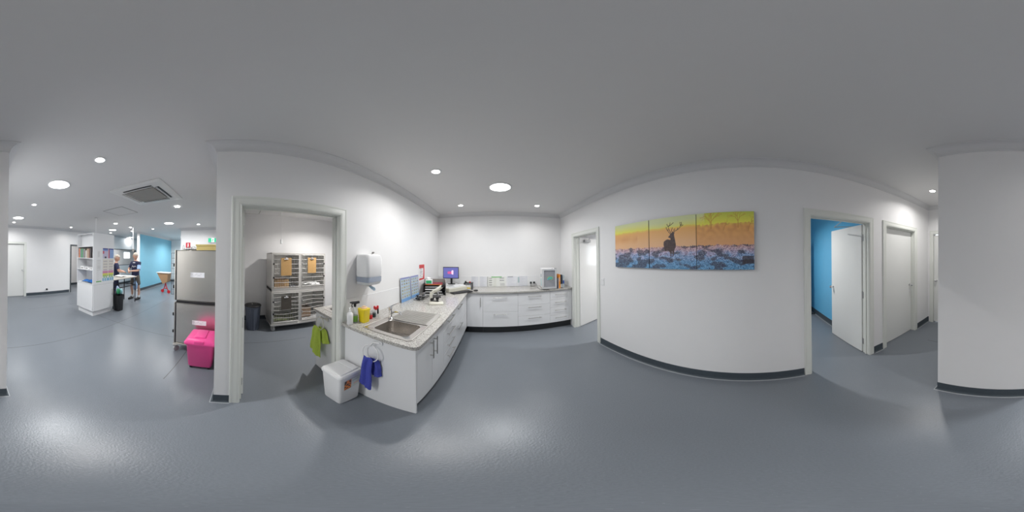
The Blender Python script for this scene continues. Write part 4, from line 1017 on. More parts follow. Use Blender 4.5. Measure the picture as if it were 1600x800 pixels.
def wire_door(name, y0, y1, z0, z1, x, parent, xf=None, nv=15, nh=7, wavy=False, hinge_left=True):
    mb = MB()
    for i in range(nv+1):
        y = y0+(y1-y0)*i/nv; r = .006 if i in (0, nv) else .0031; mb.cyl((x, y, z0), (x, y, z1), r, n=6)
    for j in range(nh+1):
        z = z0+(z1-z0)*j/nh
        if wavy and 0 < j < nh: pts = [(x+.004, y0+(y1-y0)*k/12, z+.010*math.sin(k/12*2*PI+j)) for k in range(13)]; mb.tube(pts, .0048, n=6)
        else: mb.cyl((x+.004, y0, z), (x+.004, y1, z), .006 if j in (0, nh) else .0048, n=6)
    if xf: mb.xf(xf)
    d = mb.build('wire_door', 'wire', parent, smooth=True)
    yl = y1-.012 if hinge_left else y0+.012
    for z in (z0+(z1-z0)*.3, z0+(z1-z0)*.72):
        h = MB().box((x-.008, (y0 if hinge_left else y1)-.014, z-.018), (x+.016, (y0 if hinge_left else y1)+.014, z+.018), .004)
        if xf: h.xf(xf)
        h.build('hinge_block', 'black', d)
        h = MB().box((x, yl-.008, z-.015), (x+.018, yl+.008, z+.02), .003).cyl((x+.01, yl, z-.03), (x+.01, yl, z+.035), .004, n=8)
        if xf: h.xf(xf)
        h.build('latch', 'grey', d)
    return d
def cage_bank(label, y0, y1, xf, xb, doors=True):
    """two tier stainless bank, open front at x=xf facing +X, back at xb"""
    t = thing('cage_bank', label, 'animal cage', ((xf+xb)/2, (y0+y1)/2, 0), None)
    ym = (y0+y1)/2
    for z0, z1 in ((.175, .905), (.945, 1.70)):
        mb = MB(); w_ = .012
        mb.box((xb, y0, z0), (xf, y0+w_, z1)); mb.box((xb, y1-w_, z0), (xf, y1, z1)); mb.box((xb, y0, z0), (xb+w_, y1, z1)); mb.box((xb, y0, z1-w_), (xf, y1, z1)); mb.box((xb, y0, z0), (xf, y1, z0+w_))
        mb.box((xb, ym-.008, z0), (xf-.03, ym+.008, z1))
        tier = mb.build('tier_shell', 'cagesteel', t)
        mb = MB()
        rframe(mb, (xf-.02, y0-.001, z0), (xf+.006, y1+.001, z1), .03, 0, .002); mb.box((xf-.02, ym-.028, z0+.03), (xf+.006, ym+.028, z1-.03), .002)
        mb.build('front_frame', 'cagesteel', tier)
    MB().box((xb+.01, y0+.01, .905), (xf-.05, y1-.01, .945)).build('tier_gap', 'black', t)
    MB().box((xf-.03, y0+.005, .9055), (xf+.003, y1-.005, .9445)).build('joining_rail', 'cagesteel', t)
    mb = MB(); 
    rframe(mb, (xb-.02, y0-.02, .137), (xf+.02, y1+.02, .174), .04, 2, .003)
    mb.build('trolley_base', 'cagesteel', t)
    for x in (xb+.05, xf-.03):
        for y in (y0+.05, y1-.05): castor(x, y, t, a=.5)
    return t
cb = cage_bank('two-tier stainless steel cage bank with four wire doors in the small room', .70, 1.92, -3.2, -3.80)
for (a, b, hl) in ((.737, 1.275, True), (1.345, 1.883, False)):
    wire_door('d', a, b, .995, 1.66, -3.188, cb, hinge_left=hl)
    wire_door('d', a, b, .225, .865, -3.188, cb, wavy=True, hinge_left=hl)
def clipboard(y, z, wd, h, label, m='kraft'):
    t = thing('clipboard', label, 'clipboard', (-3.165, y, z), 'clipboards hung on the cage doors')
    MB().box((-3.172, y-wd/2, z), (-3.168, y+wd/2, z+h), .0015).build('board', m, t)
    mb = MB(); mb.box((-3.168, y-.045, z+h-.035), (-3.160, y+.045, z+h-.012), .003); mb.box((-3.166, y-.02, z+h-.03), (-3.152, y+.02, z+h+.012), .004); mb.build('clip', 'chrome', t)
clipboard(.995, 1.235, .225, .36, 'wooden clipboard on the upper left cage door')
clipboard(1.575, 1.275, .20, .33, 'wooden clipboard on the upper right cage door')
clipboard(1.00, .51, .215, .29, 'dark brown clipboard on the lower left cage door', mat('dark_hardboard', (.07, .06, .05), .5, var=.1))
def cbox(a, b, label, m='card', name='cardboard_box'):
    t = thing(name, label, 'box', ((a[0]+b[0])/2, (a[1]+b[1])/2, a[2])); w_ = .004
    mb = MB(); mb.box(a, (b[0], b[1], a[2]+w_)); mb.box(a, (a[0]+w_, b[1], b[2])); mb.box((b[0]-w_, a[1], a[2]), b); mb.box(a, (b[0], a[1]+w_, b[2])); mb.box((a[0], b[1]-w_, a[2]), b); mb.build('box_walls', m, t)
    fl = MB().box((a[0]+.01, a[1]-.0, b[2]-.002), (b[0]-.01, a[1]+.03, b[2]+.002), .001).build('flap', m, t)
cbox((-3.62, .76, .959), (-3.24, 1.08, 1.14), 'brown cardboard box inside the upper left cage', 'kraft')
cbox((-3.60, 1.36, .24), (-3.30, 1.62, .47), 'brown cardboard box inside the lower right cage')
def crumple(a, b, label, m, sd, name='folded_towel'):
    mb = MB(); nx, ny = 16, 20; V = []; rnd = random.Random(sd); ph = rnd.random()*9
    for j in range(ny+1):
        V.append([mb.bm.verts.new((a[0]+(b[0]-a[0])*i/nx+.01*math.sin(j), a[1]+(b[1]-a[1])*j/ny, a[2]+.014+(b[2]-a[2])*(.5+.5*noise.noise((i*.35+ph, j*.35, ph)))*math.sin(PI*max(.06, min(.94, i/nx)))**.4)) for i in range(nx+1)])
    for j in range(ny):
        for i in range(nx): mb.bm.faces.new((V[j][i], V[j][i+1], V[j+1][i+1], V[j+1][i]))
    o = mb.build(name, m, smooth=True, solid=.008, sub=1, autosm=False); tag(o, label, 'bedding'); return o
crumple((-3.70, 1.37, .960), (-3.26, 1.85, 1.04), 'crumpled white bedding inside the upper right cage', 'paper', 1, 'crumpled_bedding')
crumple((-3.55, 1.12, .960), (-3.26, 1.28, 1.02), 'grey-blue bedding beside the box in the upper left cage', mat('grey_blue_cloth', (.38, .42, .5), .9, bump=.3, var=.1), 2, 'crumpled_bedding')
crumple((-3.75, .76, .190), (-3.26, 1.26, .25), 'olive green bedding inside the lower left cage', mat('olive_cloth', (.22, .25, .12), .9, bump=.3, var=.3), 3, 'crumpled_bedding')
crumple((-3.75, 1.37, .190), (-3.24, 1.86, .235), 'pale newspaper bedding inside the lower right cage', 'paper', 4, 'crumpled_bedding')

# bank in the treatment area, its front faces away from the hall: side panel seen
t = thing('cage_bank', 'tall stainless cage bank behind the pink bin, plain side panel showing', 'animal cage', (-2.9, -.6, 0))
sx0, sx1, sy0, sy1 = -3.50, -2.30, -.915, -.255
for z0, z1 in ((.165, .885), (.925, 1.695)):
    mb = MB(); w_ = .012
    mb.box((sx1-w_, sy0+.03, z0), (sx1, sy1, z1), .003); mb.box((sx0, sy0+.03, z0), (sx0+w_, sy1, z1)); mb.box((sx0, sy1-w_, z0), (sx1, sy1, z1)); mb.box((sx0, sy0+.03, z1-w_), (sx1, sy1, z1), .002); mb.box((sx0, sy0+.03, z0), (sx1, sy1, z0+w_))
    sh = mb.build('tier_shell', 'steel', t)
    MB().box((sx1-.006, sy0+.012, z0), (sx1-.001, sy0+.029, z1)).build('door_seal', 'black', sh)
    mb = MB(); rframe(mb, (sx0, sy0-.006, z0-.001), (sx1+.003, sy0+.011, z1+.004), .03, 1, .002); mb.box((-2.92, sy0-.006, z0+.03), (-2.88, sy0+.011, z1-.03), .002); mb.build('front_frame', 'steel', sh)
MB().box((sx0+.01, sy0+.03, .885), (sx1-.004, sy1-.01, .925)).build('tier_gap', 'black', t)
mb = MB()
rframe(mb, (sx0, sy0-.01, .136), (sx1+.01, sy1, .164), .04, 2, .003)
mb.build('trolley_base', 'steel', t)
for x in (sx0+.06, sx1-.0): 
    for y in (sy0+.02, sy1-.06): castor(x, y, t, a=-.6)
MX = Matrix(((0, -1, 0, 0), (1, 0, 0, 0), (0, 0, 1, 0), (0, 0, 0, 1)))
# doors: local (x->front) turned so the front faces -Y
def door_negy(x0, x1, z0, z1, openang=0., hinge=None):
    mb = MB(); nv = 12; nh = 8; y = sy0-.012
    for i in range(nv+1): mb.cyl((x0+(x1-x0)*i/nv, y, z0), (x0+(x1-x0)*i/nv, y, z1), .005 if i in (0, nv) else .003, n=6)
    for j in range(nh+1): mb.cyl((x0, y-.004, z0+(z1-z0)*j/nh), (x1, y-.004, z0+(z1-z0)*j/nh), .005 if j in (0, nh) else .0035, n=6)
    if openang: mb.xf(Matrix.Translation((hinge, y, 0)) @ Matrix.Rotation(openang, 4, 'Z') @ Matrix.Translation((-hinge, -y, 0)))
    d = mb.build('wire_door', 'dkgrey' if openang else 'grey', t, smooth=True)
    if not openang:
        for z in (z0+(z1-z0)*.25, z0+(z1-z0)*.72): MB().box((x1-.015, y-.03, z-.025), (x1+.015, y-.006, z+.025), .004).build('latch', 'black', d)
door_negy(-3.46, -2.93, .72, 1.68, -PI/2+.02, -3.46)
door_negy(-2.86, -2.34, .95, 1.67)
door_negy(-3.46, -2.93, .20, .86)
door_negy(-2.86, -2.34, .20, .86)
def sticker(u, v):
    k = (1 if abs(v-.5-.25*math.sin(u*31)*math.cos(u*13)) > .07 or u > .8 else .55) * min(1, max(.4, u*4)); return lerp((.42, .42, .44), (.90, .91, .94), k)
for z, y, lb in ((1.295, -.67, 'upper'), (.545, -.635, 'lower')):
    o = raster('sticker', (sx1+.0015, y, z), (0, .21, 0), (0, 0, .075), 68, 26, sticker, .001, t); o['label'] = lb+' worn silver sticker'
# things on top of that bank
t = thing('storage_box', 'flat yellow box on top of the tall stainless cages', 'box', (-2.6, -.42, 1.696))
MB().box((-2.85, -.60, 1.696), (-2.36, -.28, 1.775), .004).build('body', 'straw', t); MB().box((-2.86, -.61, 1.760), (-2.35, -.27, 1.785), .003).build('lid', 'straw', t)
t = thing('wire_basket_clutter', 'heap of bent wire dog leads and clips on the stainless cages', 'wire', (-2.5, -.68, 1.696)); mb = MB(); rnd = random.Random(9)
for k in range(6):
    cy, cz, r = -.75+.022*k, 1.716+.014*rnd.random(), rnd.uniform(.015, .035); mb.tube([(-2.42+.03*math.sin(a*2+k), cy+r*math.cos(a), 1.6985+r+.02*abs(math.sin(a+k))*.3+r*math.sin(a)) for a in [2*PI*i/16 for i in range(16)]], .0025, n=5, closed=True)
mb.build('wire_coils', 'warm', t, smooth=True)
t = thing('metal_hook_stand', 'small metal loop stand at the front corner of the stainless cages', 'stand', (-2.45, -.83, 1.696)); mb = MB(); mb.box((-2.50, -.86, 1.696), (-2.40, -.79, 1.708), .002); mb.build('foot_plate', 'cream', t)
MB().tube([(-2.45, -.845, 1.706), (-2.45, -.842, 1.77), (-2.45, -.832, 1.785), (-2.45, -.822, 1.77), (-2.45, -.815, 1.72)], .004).build('loop', 'grey', t, smooth=True)
t = thing('flat_black_tray', 'flat black tray at the back edge on top of the stainless cages', 'tray', (-2.8, -.8, 1.696)); mb = MB(); mb.box((-3.2, -.875, 1.696), (-2.56, -.62, 1.70)); mb.box((-3.2, -.875, 1.70), (-3.19, -.62, 1.725)); mb.box((-2.57, -.875, 1.70), (-2.56, -.62, 1.725)); mb.box((-3.2, -.875, 1.70), (-2.56, -.865, 1.725)); mb.box((-3.2, -.63, 1.70), (-2.56, -.62, 1.725)); mb.build('tray', 'black', t)

# pink wheeled bin
t = thing('wheeled_bin', 'bright pink plastic bin with moulded lid on small black castors', 'bin', (-2.02, -.42, 0)); c = (-2.03, -.425)
R = lambda a, b, z, r=.03: [(c[0]+x, c[1]+y, z) for x, y in rrect(-a, a, -b, b, r, 5)]
MB().loft([R(.135, .135, .045), R(.143, .143, .06), R(.165, .163, .44), R(.168, .166, .445)]).build('body', 'pink', t, smooth=True)
mb = MB(); mb.loft([R(.178, .176, .435), R(.186, .186, .445), R(.188, .188, .475), R(.175, .172, .50), R(.16, .155, .525), R(.13, .12, .538)]); 
ld = mb.build('lid', 'pink', t, smooth=True)
mb = MB(); mb.box((c[0]-.12, c[1]-.07, .532), (c[0]+.13, c[1]+.07, .552), .008); mb.box((c[0]+.135, c[1]-.06, .47), (c[0]+.19, c[1]+.06, .515), .01); mb.build('lid_ridge', 'pink', ld, smooth=True)
for sx in (-1, 1):
    for sy in (-1, 1):
        x, y = c[0]+sx*.11, c[1]+sy*.11; mb = MB(); mb.cyl((x, y-.012, .02), (x, y+.012, .02), .02, n=14); mb.cyl((x, y, .03), (x, y, .05), .008); mb.box((x-.012, y-.016, .028), (x+.012, y+.016, .044), .003); mb.build('castor', 'rub', t)

# ------------------------------------------------------------ cage room: bin, bench, hanging cord
t = thing('round_waste_bin', 'ribbed dark blue round waste bin with black lid beside the cages', 'bin', (-3.43, .35, 0)); c = (-3.43, .35)
mb = MB(); n = 60
rings = [[(c[0]+(r+(.004 if k % 4 < 2 else -.002))*math.cos(2*PI*k/n), c[1]+(r+(.004 if k % 4 < 2 else -.002))*math.sin(2*PI*k/n), z) for k in range(n)] for r, z in ((.125, 0), (.13, .01), (.158, .50))] + [[(c[0]+r*math.cos(2*PI*k/n), c[1]+r*math.sin(2*PI*k/n), z) for k in range(n)] for r, z in ((.165, .52), (.166, .555))]
mb.loft(rings); mb.build('body', 'darkbin', t)
MB().lathe((*c, .55), [(.17, 0), (.176, .004), (.176, .022), (.165, .032), (.10, .042), (.001, .046)], 40).build('lid', 'black', t, smooth=True)
mb = MB(); mb.tube([(c[0]-.05, c[1]-.02, .588), (c[0]-.03, c[1]-.02, .612), (c[0]+.03, c[1]-.02, .612), (c[0]+.05, c[1]-.02, .588)], .008); mb.build('lid_handle', 'warm', t, smooth=True)
# second bench
t = thing('base_cabinet', 'white bench end seen through the doorway behind the lime towel', 'cabinet', (-1.66, 1.8, 0))
MB().box((-1.86, .988, 0), (-1.428, 1.006, .899), .001).build('end_panel', 'lam', t); mb = MB(); mb.box((-1.84, 1.53, KZ), (-1.43, 2.6, .899)); mb.box((-1.84, 1.007, KZ), (-1.43, 1.529, .70)); mb.build('carcass', 'lam', t); MB().box((-1.80, 1.007, .001), (-1.43, 2.6, KZ-.001)).build('kickboard', 'kick', t)
for i in range(3):
    a = 1.01+.53*i; f = MB().box((-1.86, a, KZ), (-1.8405, a+.527, .885), .001).build('door', 'lam', t); handle_bar((-1.86, a+.46, .64), (-1.86, a+.46, .845), (-.032, 0, 0), f)
mb = MB(); z0, z1 = .90, .93; bx0, bx1, by0, by1 = -1.76, -1.50, 1.12, 1.45
mb.box((-1.89, .962, z0), (-1.428, by0-.008, z1), 0); mb.box((-1.89, by0-.008, z0), (bx0-.008, by1+.01, z1)); mb.box((bx1+.008, by0-.008, z0), (-1.428, by1+.01, z1)); mb.box((-1.89, by1+.01, z0), (-1.428, 2.62, z1))
o = mb.build('granite_worktop', 'granite'); tag(o, 'speckled granite worktop seen through the cage room doorway', 'worktop')
make_sink(-1.81, -1.45, 1.06, 1.48, bx0, bx1, by0, by1, 'small steel sink in the worktop beyond the doorway', -1.475, 1.60, grp='cage room sinks')
t = thing('hanging_power_cord', 'thin white cord with a pendant socket hanging above the cages', 'cord', (-3.38, .945, CEIL))
MB().cyl((-3.38, .945, CEIL-.001), (-3.38, .945, 1.99), .004, n=8).build('cord', 'white', t); MB().box((-3.405, .92, 1.90), (-3.355, .97, 2.0), .008).build('socket', 'white', t)
MB().lathe((-3.38, .945, CEIL-.03), [(.012, 0), (.04, .02), (.042, .0295)], 20).build('ceiling_rose', 'white', t, smooth=True)

# ------------------------------------------------------------ island cabinet with bookshelf in the treatment area
IX0, IX1, IY0, IY1 = -3.31, -2.56, -3.82, -3.11
t = thing('island_bookcase', 'tall white island unit, open shelves on one side, posters on the other', 'bookcase', ((IX0+IX1)/2, (IY0+IY1)/2, 0))
MB().box((IX0+.05, IY0+.04, .001), (IX1-.045, IY1-.045, .14)).build('plinth', 'lam', t)
MB().box((IX0+.005, IY0+.005, .14), (IX1-.025, IY1-.02, .85), .001).build('lower_cupboard', 'lam', t)
d = MB().box((IX0+.01, IY1-.0195, .145), (IX1-.026, IY1-.003, .845), .001).build('cupboard_door', 'lam', t)
handle_bar((IX0+.075, IY1-.003, .50), (IX0+.075, IY1-.003, .68), (0, .03, 0), d)
MB().box((IX1-.0245, IY0+.01, .145), (IX1-.008, IY1-.022, .845), .001).build('cupboard_door', 'lam', t)
MB().box((IX0, IY1-.018, .851), (IX1, IY1, 2.17), .001).build('poster_panel', 'lam', t)
MB().box((IX0, IY0, .851), (IX1, IY0+.018, 2.17), .001).build('side_panel', 'lam', t)
MB().box((IX0, IY0+.018, .851), (IX0+.018, IY1-.018, 2.17)).build('side_panel', 'lam', t)
MB().box((-2.90, IY0+.018, .851), (-2.885, IY1-.018, 2.17)).build('back_panel', 'lam', t)
for z in (.852, 1.215, 1.515, 1.82, 2.155): MB().box((-2.884, IY0+.0185, z), (IX1-.002, IY1-.0185, z+.016)).build('shelf', 'lam', t)
MB().box((-2.70, IY0+.0185, 1.836), (-2.69, IY1-.0185, 2.154)).build('top_panel', 'lam', t)
# books in the island
cols = [((.70, .20, .04), 'orange'), ((.30, .33, .45), 'slate blue'), ((.10, .30, .15), 'dark green'), ((.18, .38, .20), 'green'), ((.12, .14, .2), 'navy'), ((.60, .58, .52), 'cream'), ((.08, .05, .04), 'black-brown'), ((.72, .72, .72), 'white'), ((.42, .30, .2), 'tan'), ((.55, .48, .38), 'beige'), ((.30, .12, .08), 'chestnut'), ((.10, .09, .09), 'charcoal')]
y = IY0+.04
tw = (.05, .04, .05, .05, .04, .03, .04, .05, .045, .04, .045, .05)
hh = (.255, .245, .25, .25, .24, .24, .22, .20, .245, .235, .24, .25)
for i, (c, nm) in enumerate(cols):
    nxt = cols[i-1][1] if i else None
    lb = nm+' book '+('at the left end of the island shelf' if i == 0 else 'at the right end of the island shelf' if i == len(cols)-1 else 'just right of the %s one on the island shelf' % nxt)
    t = thing('book', lb, 'book', (-2.72, y+tw[i]/2, 1.5315), 'books on the island shelf'); z = 1.5315
    mb = MB(); mb.box((-2.80, y, z), (-2.60, y+.003, z+hh[i])); mb.box((-2.80, y+tw[i]-.005, z), (-2.60, y+tw[i]-.002, z+hh[i])); mb.box((-2.602, y, z), (-2.598, y+tw[i]-.002, z+hh[i]), .001); mb.build('cover', mat('book_cover', c, .5, var=.12, vscale=40), t)
    MB().box((-2.79, y+.0035, z+.003), (-2.603, y+tw[i]-.0055, z+hh[i]-.005)).build('pages', 'paper', t); y += tw[i]
for i, (yy, wd, lb) in enumerate(((-3.74, .18, 'low white carton at the left on the middle island shelf'), (-3.52, .16, 'low white carton in the middle of the middle island shelf'), (-3.32, .14, 'low white carton at the right on the middle island shelf'))):
    t = thing('carton', lb, 'box', (-2.70, yy+wd/2, 1.2315), 'cartons on the island shelf'); MB().box((-2.78, yy, 1.2315), (-2.62, yy+wd, 1.2315+.07-.01*i), .002).build('body', 'white', t); MB().box((-2.619, yy+.03, 1.245), (-2.6185, yy+wd-.04, 1.27)).build('print', 'warm', t)
crumple((-2.86, -3.62, .869), (-2.60, -3.20, .95), 'bright blue cloth heap on the lowest island shelf', mat('cobalt_cloth', (.03, .17, .52), .7, bump=.3, var=.3), 8, 'cloth_heap')
o = MB().box((-2.78, -3.17, .8690), (-2.62, -3.145, 1.09), .002).build('folder', 'black'); tag(o, 'upright black folder at the right end of the lowest island shelf', 'folder')
o = MB().box((-2.80, -3.79, .8690), (-2.60, -3.66, .880), .001).build('paper_pad', 'paper'); tag(o, 'thin white paper pad lying left of the blue cloth', 'paper')
# posters on the island panel
def pst(kind):
    def fn(u, v):
        r = int(v*32)
        if kind == 0:
            if v > .88: return (.05, .06, .25)
            if v > .72: return (.20, .30, .60)
            if u < .25 and v > .45: return (.55, .08, .12)
            if .35 < u < .7 and v < .18: return (.05, .05, .06)
            return (.52, .48, .62)
        if kind == 1:
            if v > .88: return (.05, .06, .25)
            if u < .22: return (.55, .08, .12)
            return (.22, .34, .60) if r % 5 else (.35, .45, .65)
        if kind == 2: return (.35, .33, .38) if (r % 8 < 3 and .12 < u < .88 and (int(u*20)+r) % 3) else (.68, .64, .58)
        if kind == 3:
            if v > .74: return (.55, .18, .36) if r % 4 else (.66, .4, .5)
            if v > .62: return (.70, .66, .10)
            if v > .45: return (.62, .60, .15) if int(u*6) % 2 == 0 else (.18, .45, .18)
            if v > .30: return (.20, .48, .25) if int(u*5) % 2 else (.7, .7, .7)
            return (.08, .38, .62) if int(u*5) % 2 == 0 or r % 5 == 0 else (.7, .72, .74)
        if kind == 4: return (.50, .50, .50) if (r % 3 == 0 and .15 < u < .8) else (.72, .72, .72)
        if kind == 5: 
            if v < .08: return (.12, .40, .10)
            return (.48, .5, .48) if (r % 5 == 1 and .15 < u < .45) else (.72, .72, .73)
        return (.42, .42, .44) if ((int(u*16)+r) % 3 == 0 and .2 < u < .8 and .15 < v < .9) else (.72, .72, .72)
    return fn
for x0, x1, za, zb, k, lb in ((-2.885, -3.075, 1.525, 1.79, 0, 'top middle purple and navy poster on the island panel'), (-3.09, -3.29, 1.525, 1.79, 1, 'top right blue poster with red stripe on the island panel'),
    (-2.885, -3.075, 1.21, 1.505, 2, 'middle row poster left of the edge one, beige lines of text'), (-3.09, -3.29, 1.21, 1.505, 2, 'middle row beige text poster at the right edge of the island panel'),
    (-2.885, -3.075, .925, 1.195, 3, 'lower rainbow chart in the middle column of the island panel'), (-3.09, -3.29, .925, 1.195, 3, 'lower rainbow chart at the right edge of the island panel'),
    (-2.66, -2.845, 1.215, 1.49, 4, 'plain white text sheet in the left column of the island panel'), (-2.665, -2.845, .915, 1.20, 5, 'white sheet with a green foot, lower left of the island panel'), (-2.69, -2.80, 1.53, 1.72, 6, 'small white sheet at the top left of the island panel')):
    o = raster('poster', (x0, IY1+.003, za), (x1-x0, 0, 0), (0, 0, zb-za), 32, 44, pst(k), .002); tag(o, lb, 'poster', 'posters on the island panel')
t = thing('power_pole', 'thin white pole from the ceiling down to the island bookcase', 'pole', (-2.95, -3.5, 2.17)); MB().cyl((-2.97, -3.50, 2.172), (-2.97, -3.50, CEIL-.012), .008, n=12).build('pole', 'white', t, smooth=True); MB().lathe((-2.97, -3.50, CEIL-.012), [(.01, 0), (.04, .004), (.042, .0118)], 20).build('ceiling_flange', 'grey', t)
t = thing('light_pole', 'white vertical ceiling pole of the examination light beside the standing man', 'pole', (-4.86, -3.60, 1.78)); MB().cyl((-4.86, -3.60, 1.86), (-4.86, -3.60, CEIL-.001), .018, n=14).build('pole', 'white', t, smooth=True); mb = MB(); mb.box((-4.895, -3.635, 1.76), (-4.825, -3.565, 1.86), .01); mb.build('joint', 'warm', t)

# black bin with bags, beside the island
t = thing('open_waste_bin', 'tall black bin beside the white island unit', 'bin', (-3.60, -3.13, 0)); c = (-3.47, -3.06)
R = lambda a, b, z, r=.03: [(c[0]+x, c[1]+y, z) for x, y in rrect(-a, a, -b, b, r, 4)]
MB().loft([R(.10, .09, 0), R(.105, .093, .02), R(.12, .105, .46), R(.13, .115, .465), R(.13, .115, .48), R(.12, .10, .475), R(.105, .09, .30)]).build('body', 'black', t, smooth=True)
for i, (dx, dy, r, m, lb) in enumerate(((-.08, .05, .055, mat('aqua_bag', (.25, .50, .55), .4, var=.2, vscale=20), 'pale aqua bag on the right of the black bin rim'), (.08, .05, .055, mat('green_bag', (.04, .32, .14), .4, var=.2, vscale=20), 'green bag on the left of the black bin rim'), (0., -.05, .055, mat('white_blue_bag', (.42, .52, .72), .4, var=.2, vscale=20), 'light blue bag poking highest out of the black bin'))):
    mb = MB(); mb.sph((0, 0, 0), r, (1, .9, 2.0 if i == 2 else 1.6), 16)
    for v in mb.bm.verts: v.co *= 1+.22*noise.noise(v.co*22+Vector((i*5, 0, 0)))
    mb.xf(Matrix.Translation((c[0]+dx*.75, c[1]+dy*.75, .56+.03*i))); o = mb.build('plastic_bag', m, smooth=True, autosm=False); tag(o, lb, 'bag', 'bags in the black bin')

# examination table
t = thing('examination_table', 'long steel examination table between the island and the two people', 'table', (-4.0, -3.47, 0))
tx0, tx1, ty0, ty1 = -4.56, -3.40, -3.76, -3.20
MB().box((tx0, ty0, .875), (tx1, ty1, .905), .006).build('table_top', mat('beige_steel_top', (.56, .52, .47), .3, .3, var=.05), t)
for x in (tx0+.04, tx1-.04):
    for y in (ty0+.04, ty1-.04): MB().box((x-.012, y-.012, 0), (x+.012, y+.012, .875), .002).build('leg', 'black', t)
mb = MB(); mb.box((tx0+.05, ty1-.05, .60), (tx1-.05, ty1-.03, .625)); mb.box((tx0+.05, ty0+.03, .60), (tx1-.05, ty0+.05, .625)); mb.box((tx0+.03, ty0+.05, .60), (tx0+.05, ty1-.05, .625)); mb.box((tx1-.05, ty0+.05, .60), (tx1-.03, ty1-.05, .625)); mb.build('rail', 'black', t)
crumple((-4.25, -3.66, .898), (-3.92, -3.34, .96), 'crumpled white towel lying on the examination table', 'paper', 21, 'table_towel')
o = MB().box((-4.53, -3.50, .906), (-4.38, -3.26, .916), .002).build('white_pad', 'paper'); tag(o, 'flat white pad near the man at the table end', 'pad')
# pale blue bag hanging on the table end
mb = MB(); mb.sph((0, 0, 0), .13, (.35, .7, 1.25), 16)
for v in mb.bm.verts: v.co *= 1+.15*noise.noise(v.co*12)
mb.xf(Matrix.Translation((-4.62, -3.30, .55))); mb.tube([(-4.62, -3.35, .68), (-4.60, -3.34, .78), (-4.575, -3.33, .86), (-4.60, -3.30, .78), (-4.62, -3.25, .68)], .006)
o = mb.build('hanging_bag', 'paleblue', smooth=True, autosm=False); tag(o, 'pale blue bag hanging at the end of the examination table', 'bag')
o = MB().tube([(-3.75, -3.42, .006), (-3.95, -3.40, .006), (-4.05, -3.48, .006), (-4.10, -3.60, .006), (-4.3, -3.75, .006)], .006).build('floor_cable', 'black', smooth=True); tag(o, 'thin black cable on the floor under the examination table', 'cable')

